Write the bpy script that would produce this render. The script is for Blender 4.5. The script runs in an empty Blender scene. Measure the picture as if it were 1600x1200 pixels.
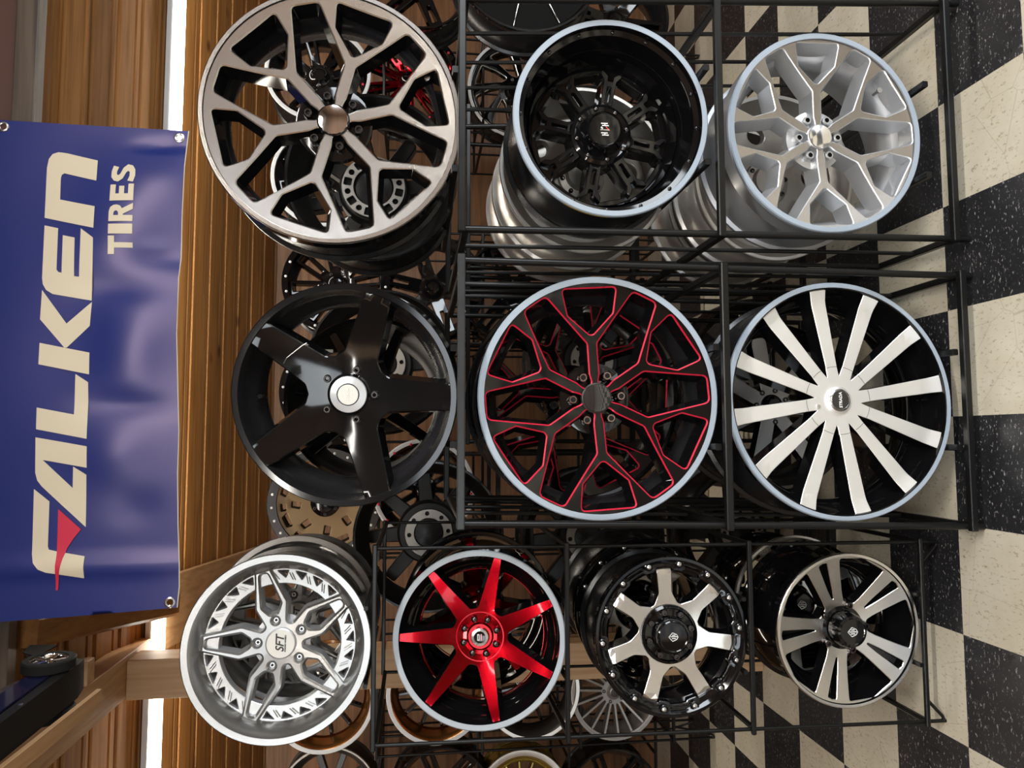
import bpy, bmesh, math, random
import numpy as np
from mathutils import Vector, Matrix
from mathutils.geometry import delaunay_2d_cdt
random.seed(7)
PI = math.pi
SC = bpy.context.scene
COL = SC.collection

# ---------------------------------------------------------------- camera
FPX = 1133.92                       # focal length in pixels of a 1600 px wide frame
CAMH = 1.5204
PITCH, YAW, ROLL = math.radians(7.4695), math.radians(-4.3582), math.radians(-0.4512)

def cam_axes():
    cy, sy = math.cos(YAW), math.sin(YAW)
    Rz = Matrix(((cy, -sy, 0), (sy, cy, 0), (0, 0, 1)))
    f = Rz @ Vector((0, math.cos(PITCH), -math.sin(PITCH)))
    r = Rz @ Vector((1, 0, 0))
    d = f.cross(r)
    c, s = math.cos(ROLL), math.sin(ROLL)
    return c * r + s * d, -s * r + c * d, f

CR, CD, CF = cam_axes()
cam_data = bpy.data.cameras.new('camera')
cam_data.sensor_fit = 'HORIZONTAL'
cam_data.sensor_width = 36.0
cam_data.lens = 36.0 * FPX / 1600.0
cam_data.clip_start = 0.02
cam = bpy.data.objects.new('camera', cam_data)
COL.objects.link(cam)
# the phone was held on its side: the frame's right is down in the room
cam.matrix_world = Matrix(((CD.x, CR.x, -CF.x, 0), (CD.y, CR.y, -CF.y, 0), (CD.z, CR.z, -CF.z, CAMH), (0, 0, 0, 1)))
SC.camera = cam

def ray(x, y):
    return CR * ((1200 - y - 600) / FPX) + CD * ((x - 800) / FPX) + CF

def at_y(x, y, Y):
    d = ray(x, y)
    return Vector((0, 0, CAMH)) + d * (Y / d.y)

# ---------------------------------------------------------------- light and exposure
SC.view_settings.view_transform = 'Standard'
SC.view_settings.look = 'None'
SC.view_settings.gamma = 1.0
SC.view_settings.use_curve_mapping = False
SC.view_settings.exposure = 0.42
SC.cycles.use_adaptive_sampling = False
SC.cycles.denoising_prefilter = 'ACCURATE'
SC.cycles.sample_clamp_indirect = 4.0
world = bpy.data.worlds.new('world')
SC.world = world
world.use_nodes = True
wn = world.node_tree.nodes
bg = wn['Background']
sky = wn.new('ShaderNodeTexSky')
sky.sky_type = 'NISHITA'
sky.sun_elevation = math.radians(38)
sky.sun_rotation = math.radians(60)
sky.sun_disc = False
world.node_tree.links.new(sky.outputs[0], bg.inputs[0])
bg.inputs[1].default_value = 0.25

def area(name, loc, rot, sx, sy, power, color):
    l = bpy.data.lights.new(name, 'AREA')
    l.shape = 'RECTANGLE'
    l.size, l.size_y = sx, sy
    l.energy = power
    l.color = color
    o = bpy.data.objects.new(name, l)
    o.location = loc
    o.rotation_euler = rot
    COL.objects.link(o)
    return o

# daylight through the shop windows (front wall and right-hand wall) and the shop's ceiling lamps
area('window_daylight', (-1.9, -4.55, 2.1), (math.radians(90), 0, 0), 2.4, 1.8, 60, (0.86, 0.93, 1.0))
area('window_daylight', (3.5, -1.2, 1.3), (math.radians(90), 0, math.radians(90)), 2.6, 1.8, 150, (0.88, 0.94, 1.0))
LAMPS = ((1.05, -0.25), (-1.7, -2.2), (1.4, -2.8))
for lx, ly in LAMPS:
    area('ceiling_lamp_light', (lx, ly, 3.18), (0, 0, 0), 2.3, 0.2, 58, (1.0, 0.95, 0.87))

# ---------------------------------------------------------------- materials
def new_mat(name):
    m = bpy.data.materials.new(name)
    m.use_nodes = True
    nt = m.node_tree
    return m, nt, nt.nodes['Principled BSDF']

def plain(name, col, rough=0.4, metal=0.0, coat=0.0, noise=0.0, nscale=30.0, spec=0.5, bump=0.0):
    m, nt, b = new_mat(name)
    b.inputs['Base Color'].default_value = (*col, 1)
    b.inputs['Roughness'].default_value = rough
    b.inputs['Metallic'].default_value = metal
    b.inputs['Coat Weight'].default_value = coat
    b.inputs['Coat Roughness'].default_value = 0.05
    b.inputs['Specular IOR Level'].default_value = spec
    tc = nt.nodes.new('ShaderNodeTexCoord')
    n = nt.nodes.new('ShaderNodeTexNoise')
    n.inputs['Scale'].default_value = nscale
    n.inputs['Detail'].default_value = 4
    nt.links.new(tc.outputs['Object'], n.inputs['Vector'])
    mr = nt.nodes.new('ShaderNodeMapRange')
    mr.inputs['To Min'].default_value = max(0.02, rough - noise)
    mr.inputs['To Max'].default_value = rough + noise
    nt.links.new(n.outputs['Fac'], mr.inputs['Value'])
    nt.links.new(mr.outputs[0], b.inputs['Roughness'])
    if bump:
        bp = nt.nodes.new('ShaderNodeBump')
        bp.inputs['Strength'].default_value = bump
        bp.inputs['Distance'].default_value = 0.002
        nt.links.new(n.outputs['Fac'], bp.inputs['Height'])
        nt.links.new(bp.outputs[0], b.inputs['Normal'])
    return m

def machined(name, col=(0.86, 0.84, 0.81), rough=0.27):
    """lathe-turned aluminium: fine concentric rings round the local Y axis"""
    m, nt, b = new_mat(name)
    b.inputs['Metallic'].default_value = 1.0
    b.inputs['Base Color'].default_value = (*col, 1)
    N, L = nt.nodes, nt.links
    tc = N.new('ShaderNodeTexCoord')
    sep = N.new('ShaderNodeSeparateXYZ')
    L.new(tc.outputs['Object'], sep.inputs[0])
    cmb = N.new('ShaderNodeCombineXYZ')
    L.new(sep.outputs[0], cmb.inputs[0])
    L.new(sep.outputs[2], cmb.inputs[1])
    ln = N.new('ShaderNodeVectorMath')
    ln.operation = 'LENGTH'
    L.new(cmb.outputs[0], ln.inputs[0])
    n = N.new('ShaderNodeTexNoise')
    n.noise_dimensions = '1D'
    n.inputs['Scale'].default_value = 900
    n.inputs['Detail'].default_value = 3
    L.new(ln.outputs['Value'], n.inputs['W'])
    mr = N.new('ShaderNodeMapRange')
    mr.inputs['To Min'].default_value = rough - 0.04
    mr.inputs['To Max'].default_value = rough + 0.04
    L.new(n.outputs['Fac'], mr.inputs['Value'])
    L.new(mr.outputs[0], b.inputs['Roughness'])
    bp = N.new('ShaderNodeBump')
    bp.inputs['Strength'].default_value = 0.05
    bp.inputs['Distance'].default_value = 0.0003
    L.new(n.outputs['Fac'], bp.inputs['Height'])
    L.new(bp.outputs[0], b.inputs['Normal'])
    return m

def wood(name, base, dark, along='X', pitch=0.0, rough=0.45, grain=1.0, knot=0.5, other='Y'):
    """timber with grain along one local axis; pitch > 0 gives every board its own tone"""
    m, nt, b = new_mat(name)
    N, L = nt.nodes, nt.links
    tc = N.new('ShaderNodeTexCoord')
    mp = N.new('ShaderNodeMapping')
    s = {'X': (1.2, 26, 26), 'Y': (26, 1.2, 26), 'Z': (26, 26, 1.2)}[along]
    mp.inputs['Scale'].default_value = s
    L.new(tc.outputs['Object'], mp.inputs[0])
    vec = mp.outputs[0]
    sep = N.new('ShaderNodeSeparateXYZ')
    L.new(tc.outputs['Object'], sep.inputs[0])
    wn_ = None
    if pitch:
        d = N.new('ShaderNodeMath'); d.operation = 'DIVIDE'
        d.inputs[1].default_value = pitch
        L.new(sep.outputs[{'X': 0, 'Y': 1, 'Z': 2}[other]], d.inputs[0])
        fl = N.new('ShaderNodeMath'); fl.operation = 'FLOOR'
        L.new(d.outputs[0], fl.inputs[0])
        wn_ = N.new('ShaderNodeTexWhiteNoise'); wn_.noise_dimensions = '1D'
        L.new(fl.outputs[0], wn_.inputs['W'])
        sc_ = N.new('ShaderNodeVectorMath'); sc_.operation = 'SCALE'
        sc_.inputs['Scale'].default_value = 37.0
        L.new(wn_.outputs['Color'], sc_.inputs[0])
        ad = N.new('ShaderNodeVectorMath'); ad.operation = 'ADD'
        L.new(vec, ad.inputs[0]); L.new(sc_.outputs[0], ad.inputs[1])
        vec = ad.outputs[0]
    n = N.new('ShaderNodeTexNoise')
    n.inputs['Scale'].default_value = 1.6
    n.inputs['Detail'].default_value = 8
    n.inputs['Distortion'].default_value = 0.6
    L.new(vec, n.inputs['Vector'])
    r = N.new('ShaderNodeValToRGB')
    r.color_ramp.elements[0].position = 0.3
    r.color_ramp.elements[0].color = (*dark, 1)
    r.color_ramp.elements[1].position = 0.62
    r.color_ramp.elements[1].color = (*base, 1)
    L.new(n.outputs['Fac'], r.inputs[0])
    col = r.outputs[0]
    if pitch:
        hs = N.new('ShaderNodeHueSaturation')
        mr = N.new('ShaderNodeMapRange')
        mr.inputs['To Min'].default_value = 0.7
        mr.inputs['To Max'].default_value = 1.2
        L.new(wn_.outputs['Value'], mr.inputs['Value'])
        L.new(mr.outputs[0], hs.inputs['Value'])
        L.new(col, hs.inputs['Color'])
        col = hs.outputs[0]
    # knots
    mk = N.new('ShaderNodeMapping')
    sk = {'X': (0.55, 1, 1), 'Y': (1, 0.55, 1), 'Z': (1, 1, 0.55)}[along]
    mk.inputs['Scale'].default_value = sk
    L.new(tc.outputs['Object'], mk.inputs[0])
    v = N.new('ShaderNodeTexVoronoi')
    v.inputs['Scale'].default_value = 4.2
    L.new(mk.outputs[0], v.inputs['Vector'])
    kr = N.new('ShaderNodeMapRange')
    kr.inputs['From Min'].default_value = 0.035
    kr.inputs['From Max'].default_value = 0.10
    kr.inputs['To Min'].default_value = knot
    kr.inputs['To Max'].default_value = 0.0
    L.new(v.outputs['Distance'], kr.inputs['Value'])
    mx = N.new('ShaderNodeMix'); mx.data_type = 'RGBA'
    L.new(kr.outputs[0], mx.inputs['Factor'])
    L.new(col, mx.inputs['A'])
    mx.inputs['B'].default_value = (dark[0] * 0.35, dark[1] * 0.3, dark[2] * 0.3, 1)
    L.new(mx.outputs['Result'], b.inputs['Base Color'])
    b.inputs['Roughness'].default_value = rough
    bp = N.new('ShaderNodeBump')
    bp.inputs['Strength'].default_value = 0.15
    bp.inputs['Distance'].default_value = 0.002
    L.new(n.outputs['Fac'], bp.inputs['Height'])
    L.new(bp.outputs[0], b.inputs['Normal'])
    return m

def floor_mat():
    m, nt, b = new_mat('chequered_vinyl_tile')
    N, L = nt.nodes, nt.links
    T = 0.3048
    tc = N.new('ShaderNodeTexCoord')
    mp = N.new('ShaderNodeMapping')
    mp.inputs['Scale'].default_value = (1 / T, 1 / T, 0)
    mp.inputs['Location'].default_value = (0, 0, 0.5)
    L.new(tc.outputs['Object'], mp.inputs[0])
    ck = N.new('ShaderNodeTexChecker')
    ck.inputs['Scale'].default_value = 1.0
    ck.inputs['Color1'].default_value = (1, 1, 1, 1)
    ck.inputs['Color2'].default_value = (0, 0, 0, 1)
    L.new(mp.outputs[0], ck.inputs['Vector'])
    # per tile value, so the marbling turns from tile to tile
    fl = N.new('ShaderNodeVectorMath'); fl.operation = 'FLOOR'
    L.new(mp.outputs[0], fl.inputs[0])
    wh = N.new('ShaderNodeTexWhiteNoise'); wh.noise_dimensions = '3D'
    L.new(fl.outputs[0], wh.inputs['Vector'])
    sc_ = N.new('ShaderNodeVectorMath'); sc_.operation = 'SCALE'
    sc_.inputs['Scale'].default_value = 9.0
    L.new(wh.outputs['Color'], sc_.inputs[0])
    ad = N.new('ShaderNodeVectorMath'); ad.operation = 'ADD'
    L.new(tc.outputs['Object'], ad.inputs[0]); L.new(sc_.outputs[0], ad.inputs[1])
    def flecks(scale, lo, hi, stretch, rot):
        mm = N.new('ShaderNodeMapping')
        mm.inputs['Scale'].default_value = stretch
        mm.inputs['Rotation'].default_value = (0, 0, rot)
        L.new(ad.outputs[0], mm.inputs[0])
        n = N.new('ShaderNodeTexNoise')
        n.inputs['Scale'].default_value = scale
        n.inputs['Detail'].default_value = 3
        n.inputs['Roughness'].default_value = 0.65
        L.new(mm.outputs[0], n.inputs['Vector'])
        mr = N.new('ShaderNodeMapRange')
        mr.inputs['From Min'].default_value = lo
        mr.inputs['From Max'].default_value = hi
        L.new(n.outputs['Fac'], mr.inputs['Value'])
        return mr.outputs[0]
    white_f = flecks(85, 0.60, 0.70, (1, 1.8, 1), 0.3)
    tan_f = flecks(75, 0.57, 0.70, (1.6, 0.8, 1), 0.2)
    soft = flecks(7, 0.3, 0.75, (1, 1, 1), 0)
    mb = N.new('ShaderNodeMix'); mb.data_type = 'RGBA'
    mb.inputs['A'].default_value = (0.017, 0.017, 0.019, 1)
    mb.inputs['B'].default_value = (0.36, 0.35, 0.34, 1)
    L.new(white_f, mb.inputs['Factor'])
    ms = N.new('ShaderNodeMix'); ms.data_type = 'RGBA'
    ms.inputs['A'].default_value = (0.64, 0.59, 0.475, 1)
    ms.inputs['B'].default_value = (0.56, 0.50, 0.38, 1)
    L.new(soft, ms.inputs['Factor'])
    mc = N.new('ShaderNodeMix'); mc.data_type = 'RGBA'
    L.new(ms.outputs['Result'], mc.inputs['A'])
    mc.inputs['B'].default_value = (0.36, 0.30, 0.20, 1)
    L.new(tan_f, mc.inputs['Factor'])
    # scuffs on the pale tiles
    wv = N.new('ShaderNodeTexVoronoi'); wv.feature = 'DISTANCE_TO_EDGE'
    wv.inputs['Scale'].default_value = 5.0
    L.new(ad.outputs[0], wv.inputs['Vector'])
    sr = N.new('ShaderNodeMapRange')
    sr.inputs['From Min'].default_value = 0.0
    sr.inputs['From Max'].default_value = 0.006
    sr.inputs['To Min'].default_value = 0.45
    sr.inputs['To Max'].default_value = 0.0
    L.new(wv.outputs['Distance'], sr.inputs['Value'])
    md = N.new('ShaderNodeMix'); md.data_type = 'RGBA'
    L.new(sr.outputs[0], md.inputs['Factor'])
    L.new(mc.outputs['Result'], md.inputs['A'])
    md.inputs['B'].default_value = (0.25, 0.21, 0.15, 1)
    mx = N.new('ShaderNodeMix'); mx.data_type = 'RGBA'
    L.new(ck.outputs['Fac'], mx.inputs['Factor'])
    L.new(mb.outputs['Result'], mx.inputs['A'])
    L.new(md.outputs['Result'], mx.inputs['B'])
    L.new(mx.outputs['Result'], b.inputs['Base Color'])
    rr = N.new('ShaderNodeMapRange')
    rr.inputs['To Min'].default_value = 0.26
    rr.inputs['To Max'].default_value = 0.45
    L.new(soft, rr.inputs['Value'])
    L.new(rr.outputs[0], b.inputs['Roughness'])
    return m

M = {}
M['black_gloss'] = plain('gloss_black_paint', (0.004, 0.004, 0.0045), 0.07, coat=0.0, noise=0.015, spec=0.5)
M['black_barrel'] = plain('satin_black_barrel', (0.011, 0.011, 0.012), 0.26, noise=0.05)
M['black_matt'] = plain('dull_black_back', (0.014, 0.0135, 0.013), 0.45, noise=0.06)
M['flat_black'] = plain('flat_black_paint', (0.006, 0.006, 0.006), 0.85, spec=0.15)
M['pale_cap'] = plain('pale_bright_cap', (0.70, 0.73, 0.76), 0.28, metal=0.5, noise=0.01, nscale=8)
M['machined'] = machined('machined_aluminium', (0.80, 0.78, 0.75), 0.24)
M['machined_pale'] = machined('machined_pale_aluminium', (0.95, 0.95, 0.93), 0.40)
M['machined_pale'].node_tree.nodes['Principled BSDF'].inputs['Metallic'].default_value = 0.75
M['machined_soft'] = machined('machined_soft_aluminium', (0.60, 0.57, 0.54), 0.23)
M['silver'] = plain('silver_wheel_paint', (0.60, 0.61, 0.625), 0.34, metal=0.8, coat=0.35, noise=0.04, nscale=90)
M['silver_barrel'] = plain('silver_barrel_paint', (0.50, 0.51, 0.53), 0.42, metal=0.75, noise=0.05)
M['brushed'] = plain('brushed_silver_finish', (0.38, 0.375, 0.365), 0.27, metal=0.95, noise=0.012, nscale=6)
M['polished'] = plain('polished_aluminium', (0.80, 0.77, 0.73), 0.33, metal=0.82, noise=0.02, nscale=8)
M['steel'] = plain('bare_cast_aluminium', (0.50, 0.47, 0.43), 0.42, metal=0.85, noise=0.06, bump=0.2, nscale=120)
M['chrome'] = plain('chrome_plate', (0.88, 0.89, 0.90), 0.08, metal=1.0, noise=0.01, nscale=6)
M['mirror_dark'] = plain('dark_mirror_plastic', (0.02, 0.02, 0.02), 0.05, coat=1.0, noise=0.005, nscale=5)
M['film'] = plain('pale_blue_rim_film', (0.33, 0.385, 0.45), 0.38, noise=0.05, spec=0.4)
M['film_white'] = plain('white_lip_paint', (0.66, 0.67, 0.68), 0.30, noise=0.05)
M['candy'] = plain('candy_red_lacquer', (0.32, 0.002, 0.008), 0.2, metal=1.0, coat=0.25, noise=0.03, nscale=80)
M['red_line'] = plain('red_milled_edge', (0.60, 0.012, 0.045), 0.28, metal=0.25, coat=0.4, noise=0.03)
M['lug_dark'] = plain('dark_lug_steel', (0.10, 0.09, 0.09), 0.22, metal=1.0, noise=0.05)
M['bolt'] = plain('bright_bolt_steel', (0.75, 0.75, 0.75), 0.25, metal=1.0, noise=0.05)
M['rack'] = plain('black_powder_coat', (0.006, 0.006, 0.006), 0.33, noise=0.08, nscale=18, spec=0.3)
M['rack_worn'] = plain('worn_grey_black_paint', (0.022, 0.025, 0.027), 0.36, noise=0.1, nscale=25, bump=0.1)
M['tan'] = plain('tan_bronze_paint', (0.30, 0.20, 0.10), 0.42, metal=0.4, noise=0.05)
M['bronze'] = plain('bronze_lacquer', (0.45, 0.20, 0.06), 0.22, metal=0.9, coat=0.4, noise=0.04)
M['gold'] = plain('gold_lacquer', (0.42, 0.32, 0.08), 0.24, metal=0.9, coat=0.4, noise=0.04)
M['grey'] = plain('grey_wheel_paint', (0.34, 0.32, 0.30), 0.38, metal=0.6, noise=0.05)
M['gun'] = plain('gunmetal_paint', (0.055, 0.05, 0.047), 0.35, metal=0.5, noise=0.05)
M['white_mark'] = plain('white_mark', (0.75, 0.75, 0.73), 0.3)
M['black_mark'] = plain('black_mark', (0.01, 0.01, 0.01), 0.4)
M['red_mark'] = plain('red_mark', (0.65, 0.03, 0.02), 0.35)
M['pink_mark'] = plain('pink_mark', (0.75, 0.25, 0.32), 0.35)
M['tape'] = plain('yellow_tape', (0.50, 0.36, 0.11), 0.6)
M['brass'] = plain('brass_valve', (0.6, 0.42, 0.12), 0.3, metal=1.0)
M['wire'] = plain('galvanised_wire', (0.62, 0.60, 0.58), 0.35, metal=1.0)
M['floor'] = floor_mat()
M['ceil_wood'] = wood('knotty_pine_boards', (0.42, 0.195, 0.058), (0.27, 0.11, 0.028), 'X', pitch=0.149, rough=0.55, knot=0.85)
M['ceil_wood'].node_tree.nodes['Principled BSDF'].inputs['Specular IOR Level'].default_value = 0.2
M['wall_wood'] = wood('brown_wall_panelling', (0.27, 0.13, 0.055), (0.15, 0.065, 0.024), 'X', pitch=0.14, rough=0.5, other='Z')
M['side_wood'] = wood('dark_side_panelling', (0.17, 0.085, 0.036), (0.09, 0.042, 0.016), 'Y', pitch=0.14, rough=0.5, other='Z')
M['ceil_dark'] = wood('dark_ceiling_boards', (0.13, 0.07, 0.032), (0.07, 0.035, 0.014), 'X', pitch=0.15, rough=0.6)
M['beam_y'] = wood('pale_fir_lumber_lengthwise', (0.60, 0.36, 0.175), (0.46, 0.25, 0.105), 'Y', rough=0.6)
M['beam_z'] = wood('pale_fir_lumber_upright', (0.62, 0.40, 0.22), (0.50, 0.29, 0.14), 'Z', rough=0.6)
M['beam_dark'] = wood('brown_stained_lumber', (0.36, 0.17, 0.05), (0.24, 0.10, 0.03), 'Y', rough=0.5)
M['purlin'] = wood('grey_weathered_purlin', (0.13, 0.095, 0.07), (0.07, 0.05, 0.038), 'X', rough=0.4)
M['roof_dark'] = plain('reddish_dark_ceiling_paint', (0.11, 0.05, 0.035), 0.6, noise=0.05)
M['banner'] = plain('blue_banner_vinyl', (0.009, 0.026, 0.165), 0.31, noise=0.02, nscale=8, spec=0.8)
M['cream_ink'] = plain('cream_banner_ink', (0.72, 0.62, 0.45), 0.45, noise=0.03)
M['red_ink'] = plain('red_banner_ink', (0.62, 0.02, 0.06), 0.42, noise=0.03)
M['hem'] = plain('white_banner_edge', (0.7, 0.62, 0.5), 0.7)
M['toy_blue'] = plain('dark_blue_toy_body', (0.012, 0.014, 0.05), 0.18, coat=0.6, noise=0.03)
M['rubber'] = plain('black_rubber', (0.008, 0.0075, 0.007), 0.75, noise=0.05, bump=0.4, nscale=200, spec=0.3)
M['plaster'] = plain('cream_shop_wall', (0.52, 0.46, 0.38), 0.8, noise=0.05)
m_, nt_, b_ = new_mat('glowing_led_tube')
b_.inputs['Base Color'].default_value = (0.9, 0.9, 0.9, 1)
b_.inputs['Emission Color'].default_value = (1.0, 0.93, 0.80, 1)
b_.inputs['Emission Strength'].default_value = 25.0
M['led'] = m_
m_, nt_, b_ = new_mat('glowing_lamp_diffuser')
b_.inputs['Emission Color'].default_value = (1.0, 0.95, 0.87, 1)
b_.inputs['Emission Strength'].default_value = 6.0
M['lamp'] = m_

# ---------------------------------------------------------------- object helpers
def link(o, parent=None):
    COL.objects.link(o)
    if parent is not None:
        o.parent = parent
    return o

def mesh_obj(name, verts, faces, mats, fm=None, parent=None, loc=(0, 0, 0), angle=32, label=None):
    me = bpy.data.meshes.new(name)
    me.from_pydata([tuple(v) for v in verts], [], faces)
    for m in mats:
        me.materials.append(m)
    if fm is not None:
        me.polygons.foreach_set('material_index', fm)
    me.polygons.foreach_set('use_smooth', [True] * len(me.polygons))
    me.update()
    me.set_sharp_from_angle(angle=math.radians(angle))
    o = bpy.data.objects.new(name, me)
    o.location = loc
    if label:
        o['label'] = label
    return link(o, parent)

def tag(o, label=None, cat=None, group=None, kind=None):
    if label: o['label'] = label
    if cat: o['category'] = cat
    if group: o['group'] = group
    if kind: o['kind'] = kind
    return o

def empty(name, loc, rot=(0, 0, 0)):
    o = bpy.data.objects.new(name, None)
    o.empty_display_size = 0.05
    o.location = loc
    o.rotation_euler = rot
    return link(o)

def dup(root, loc, rot, label, group=None):
    r = root.copy()
    COL.objects.link(r)
    r.location, r.rotation_euler = loc, rot
    r['label'] = label
    if group: r['group'] = group
    for ch in list(root.children):
        c = ch.copy(); COL.objects.link(c); c.parent = r
        for g in list(ch.children):
            d = g.copy(); COL.objects.link(d); d.parent = c
    return r

class MB:
    """collects pieces for ONE mesh"""
    def __init__(s):
        s.v, s.f, s.m = [], [], []
    def add(s, v, f, m=0):
        o = len(s.v)
        s.v += [tuple(p) for p in v]
        s.f += [tuple(i + o for i in q) for q in f]
        s.m += ([m] * len(f)) if isinstance(m, int) else list(m)
    def box(s, x0, x1, y0, y1, z0, z1, m=0, b=0.0):
        if b <= 0:
            s.add([(x0, y0, z0), (x1, y0, z0), (x1, y1, z0), (x0, y1, z0), (x0, y0, z1), (x1, y0, z1), (x1, y1, z1), (x0, y1, z1)],
                  [(0, 3, 2, 1), (4, 5, 6, 7), (0, 1, 5, 4), (1, 2, 6, 5), (2, 3, 7, 6), (3, 0, 4, 7)], m)
            return
        # chamfered box: octagonal in plan, chamfered top and bottom
        def ring(z, i):
            a = b - i
            return [(x0 + a + i, y0 + i, z), (x1 - a - i, y0 + i, z), (x1 - i, y0 + a + i, z), (x1 - i, y1 - a - i, z),
                    (x1 - a - i, y1 - i, z), (x0 + a + i, y1 - i, z), (x0 + i, y1 - a - i, z), (x0 + i, y0 + a + i, z)]
        v = ring(z0, b * 0.7) + ring(z0 + b, 0) + ring(z1 - b, 0) + ring(z1, b * 0.7)
        f = [tuple(reversed(range(8))), tuple(range(24, 32))]
        for k in range(3):
            for i in range(8):
                j = (i + 1) % 8
                f.append((k * 8 + i, k * 8 + j, k * 8 + 8 + j, k * 8 + 8 + i))
        s.add(v, f, m)
    def tube(s, a, b, r, n=10, m=0, square=False, r2=None):
        a, b = Vector(a), Vector(b)
        d = (b - a).normalized()
        up = Vector((0, 0, 1)) if abs(d.z) < 0.9 else Vector((0, 1, 0))
        u = d.cross(up).normalized(); w = u.cross(d)
        if square:
            offs = [u * r + w * r * 0.75, u * r * 0.75 + w * r, -u * r * 0.75 + w * r, -u * r + w * r * 0.75,
                    -u * r - w * r * 0.75, -u * r * 0.75 - w * r, u * r * 0.75 - w * r, u * r - w * r * 0.75]
            n = 8
        else:
            offs = [u * math.cos(2 * PI * i / n) * r + w * math.sin(2 * PI * i / n) * r for i in range(n)]
        k2 = 1.0 if r2 is None else r2 / r
        v = [a + o for o in offs] + [b + o * k2 for o in offs]
        f = [tuple(range(n)), tuple(reversed(range(n, 2 * n)))]
        for i in range(n):
            j = (i + 1) % n
            f.append((i, n + i, n + j, j))
        s.add(v, f, m)
    def path(s, pts, r, n=8, m=0):
        pts = [Vector(p) for p in pts]
        rings = []
        pu = None
        for i, p in enumerate(pts):
            d = (pts[min(i + 1, len(pts) - 1)] - pts[max(i - 1, 0)]).normalized()
            if pu is None:
                up = Vector((0, 0, 1)) if abs(d.z) < 0.9 else Vector((0, 1, 0))
                u = d.cross(up).normalized()
            else:
                u = (pu - d * pu.dot(d)).normalized()
            pu = u
            w = u.cross(d)
            rings.append([p + u * math.cos(2 * PI * k / n) * r + w * math.sin(2 * PI * k / n) * r for k in range(n)])
        v = [q for rg in rings for q in rg]
        f = [tuple(range(n)), tuple(reversed(range(len(v) - n, len(v))))]
        for i in range(len(pts) - 1):
            for k in range(n):
                j = (k + 1) % n
                f.append((i * n + k, (i + 1) * n + k, (i + 1) * n + j, i * n + j))
        s.add(v, f, m)
    def lathe(s, prof, seg=72, ms=0, closed=False, c=(0, 0, 0)):
        """prof: (radius, y) points turned round the Y axis; ms: material per profile segment"""
        n = len(prof)
        v = []
        for i in range(seg):
            a = 2 * PI * i / seg
            ca, sa = math.cos(a), math.sin(a)
            for r, y in prof:
                v.append((c[0] + r * ca, c[1] + y, c[2] + r * sa))
        f, m = [], []
        last = n if closed else n - 1
        for i in range(seg):
            j = (i + 1) % seg
            for k in range(last):
                l = (k + 1) % n
                if prof[k][0] < 1e-6 and prof[l][0] < 1e-6:
                    continue
                if prof[k][0] < 1e-6:
                    q = (i * n + k, j * n + l, i * n + l)
                elif prof[l][0] < 1e-6:
                    q = (i * n + k, j * n + k, i * n + l)
                else:
                    q = (i * n + k, j * n + k, j * n + l, i * n + l)
                f.append(q)
                m.append(ms if isinstance(ms, int) else ms[k])
        s.add(v, f, m)
    def build(s, name, mats, parent=None, loc=(0, 0, 0), angle=32, label=None):
        if not isinstance(mats, (list, tuple)):
            mats = [mats]
        me_o = mesh_obj(name, s.v, s.f, mats, s.m, parent, loc, angle, label)
        bm = bmesh.new()
        bm.from_mesh(me_o.data)
        bmesh.ops.remove_doubles(bm, verts=bm.verts, dist=1e-6)
        bmesh.ops.recalc_face_normals(bm, faces=bm.faces)
        bm.to_mesh(me_o.data)
        bm.free()
        me_o.data.polygons.foreach_set('use_smooth', [True] * len(me_o.data.polygons))
        me_o.data.set_sharp_from_angle(angle=math.radians(angle))
        return me_o

# ---------------------------------------------------------------- flat shapes with windows, dished and drafted
def pol(r, deg):
    a = math.radians(deg)
    return (r * math.cos(a), r * math.sin(a))

def rs(r, s, deg):
    """a point at radius r along a spoke direction, s metres to its left"""
    a = math.radians(deg)
    c, n = math.cos(a), math.sin(a)
    return (r * c - s * n, r * n + s * c)

def fillet(poly, rad, n=4):
    out = []
    N = len(poly)
    for i in range(N):
        p = Vector(poly[i][:2])
        rd = poly[i][2] if len(poly[i]) > 2 else rad
        a, b = Vector(poly[i - 1][:2]), Vector(poly[(i + 1) % N][:2])
        da, db = (a - p), (b - p)
        la, lb = da.length, db.length
        if la < 1e-9 or lb < 1e-9:
            continue
        da /= la; db /= lb
        cosv = max(-1, min(1, da.dot(db)))
        th = math.acos(cosv)
        if rd <= 0 or th > PI - 0.08 or th < 0.05:
            out.append((p.x, p.y)); continue
        t = min(rd / math.tan(th / 2), 0.46 * la, 0.46 * lb)
        p0, p1 = p + da * t, p + db * t
        for k in range(n + 1):
            u = k / n
            q = p0 * (1 - u) ** 2 + p * 2 * u * (1 - u) + p1 * u * u
            out.append((q.x, q.y))
    return out

def circle(r, n=120, c=(0, 0)):
    return [(c[0] + r * math.cos(2 * PI * i / n), c[1] + r * math.sin(2 * PI * i / n)) for i in range(n)]

def area2(l):
    return sum(l[i - 1][0] * l[i][1] - l[i][0] * l[i - 1][1] for i in range(len(l))) / 2

def densify(l, step):
    out = []
    for i in range(len(l)):
        a, b = l[i], l[(i + 1) % len(l)]
        out.append(a)
        d = math.hypot(b[0] - a[0], b[1] - a[1])
        k = int(d / step)
        for j in range(1, k + 1):
            u = j / (k + 1)
            out.append((a[0] + (b[0] - a[0]) * u, a[1] + (b[1] - a[1]) * u))
    return out

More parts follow.
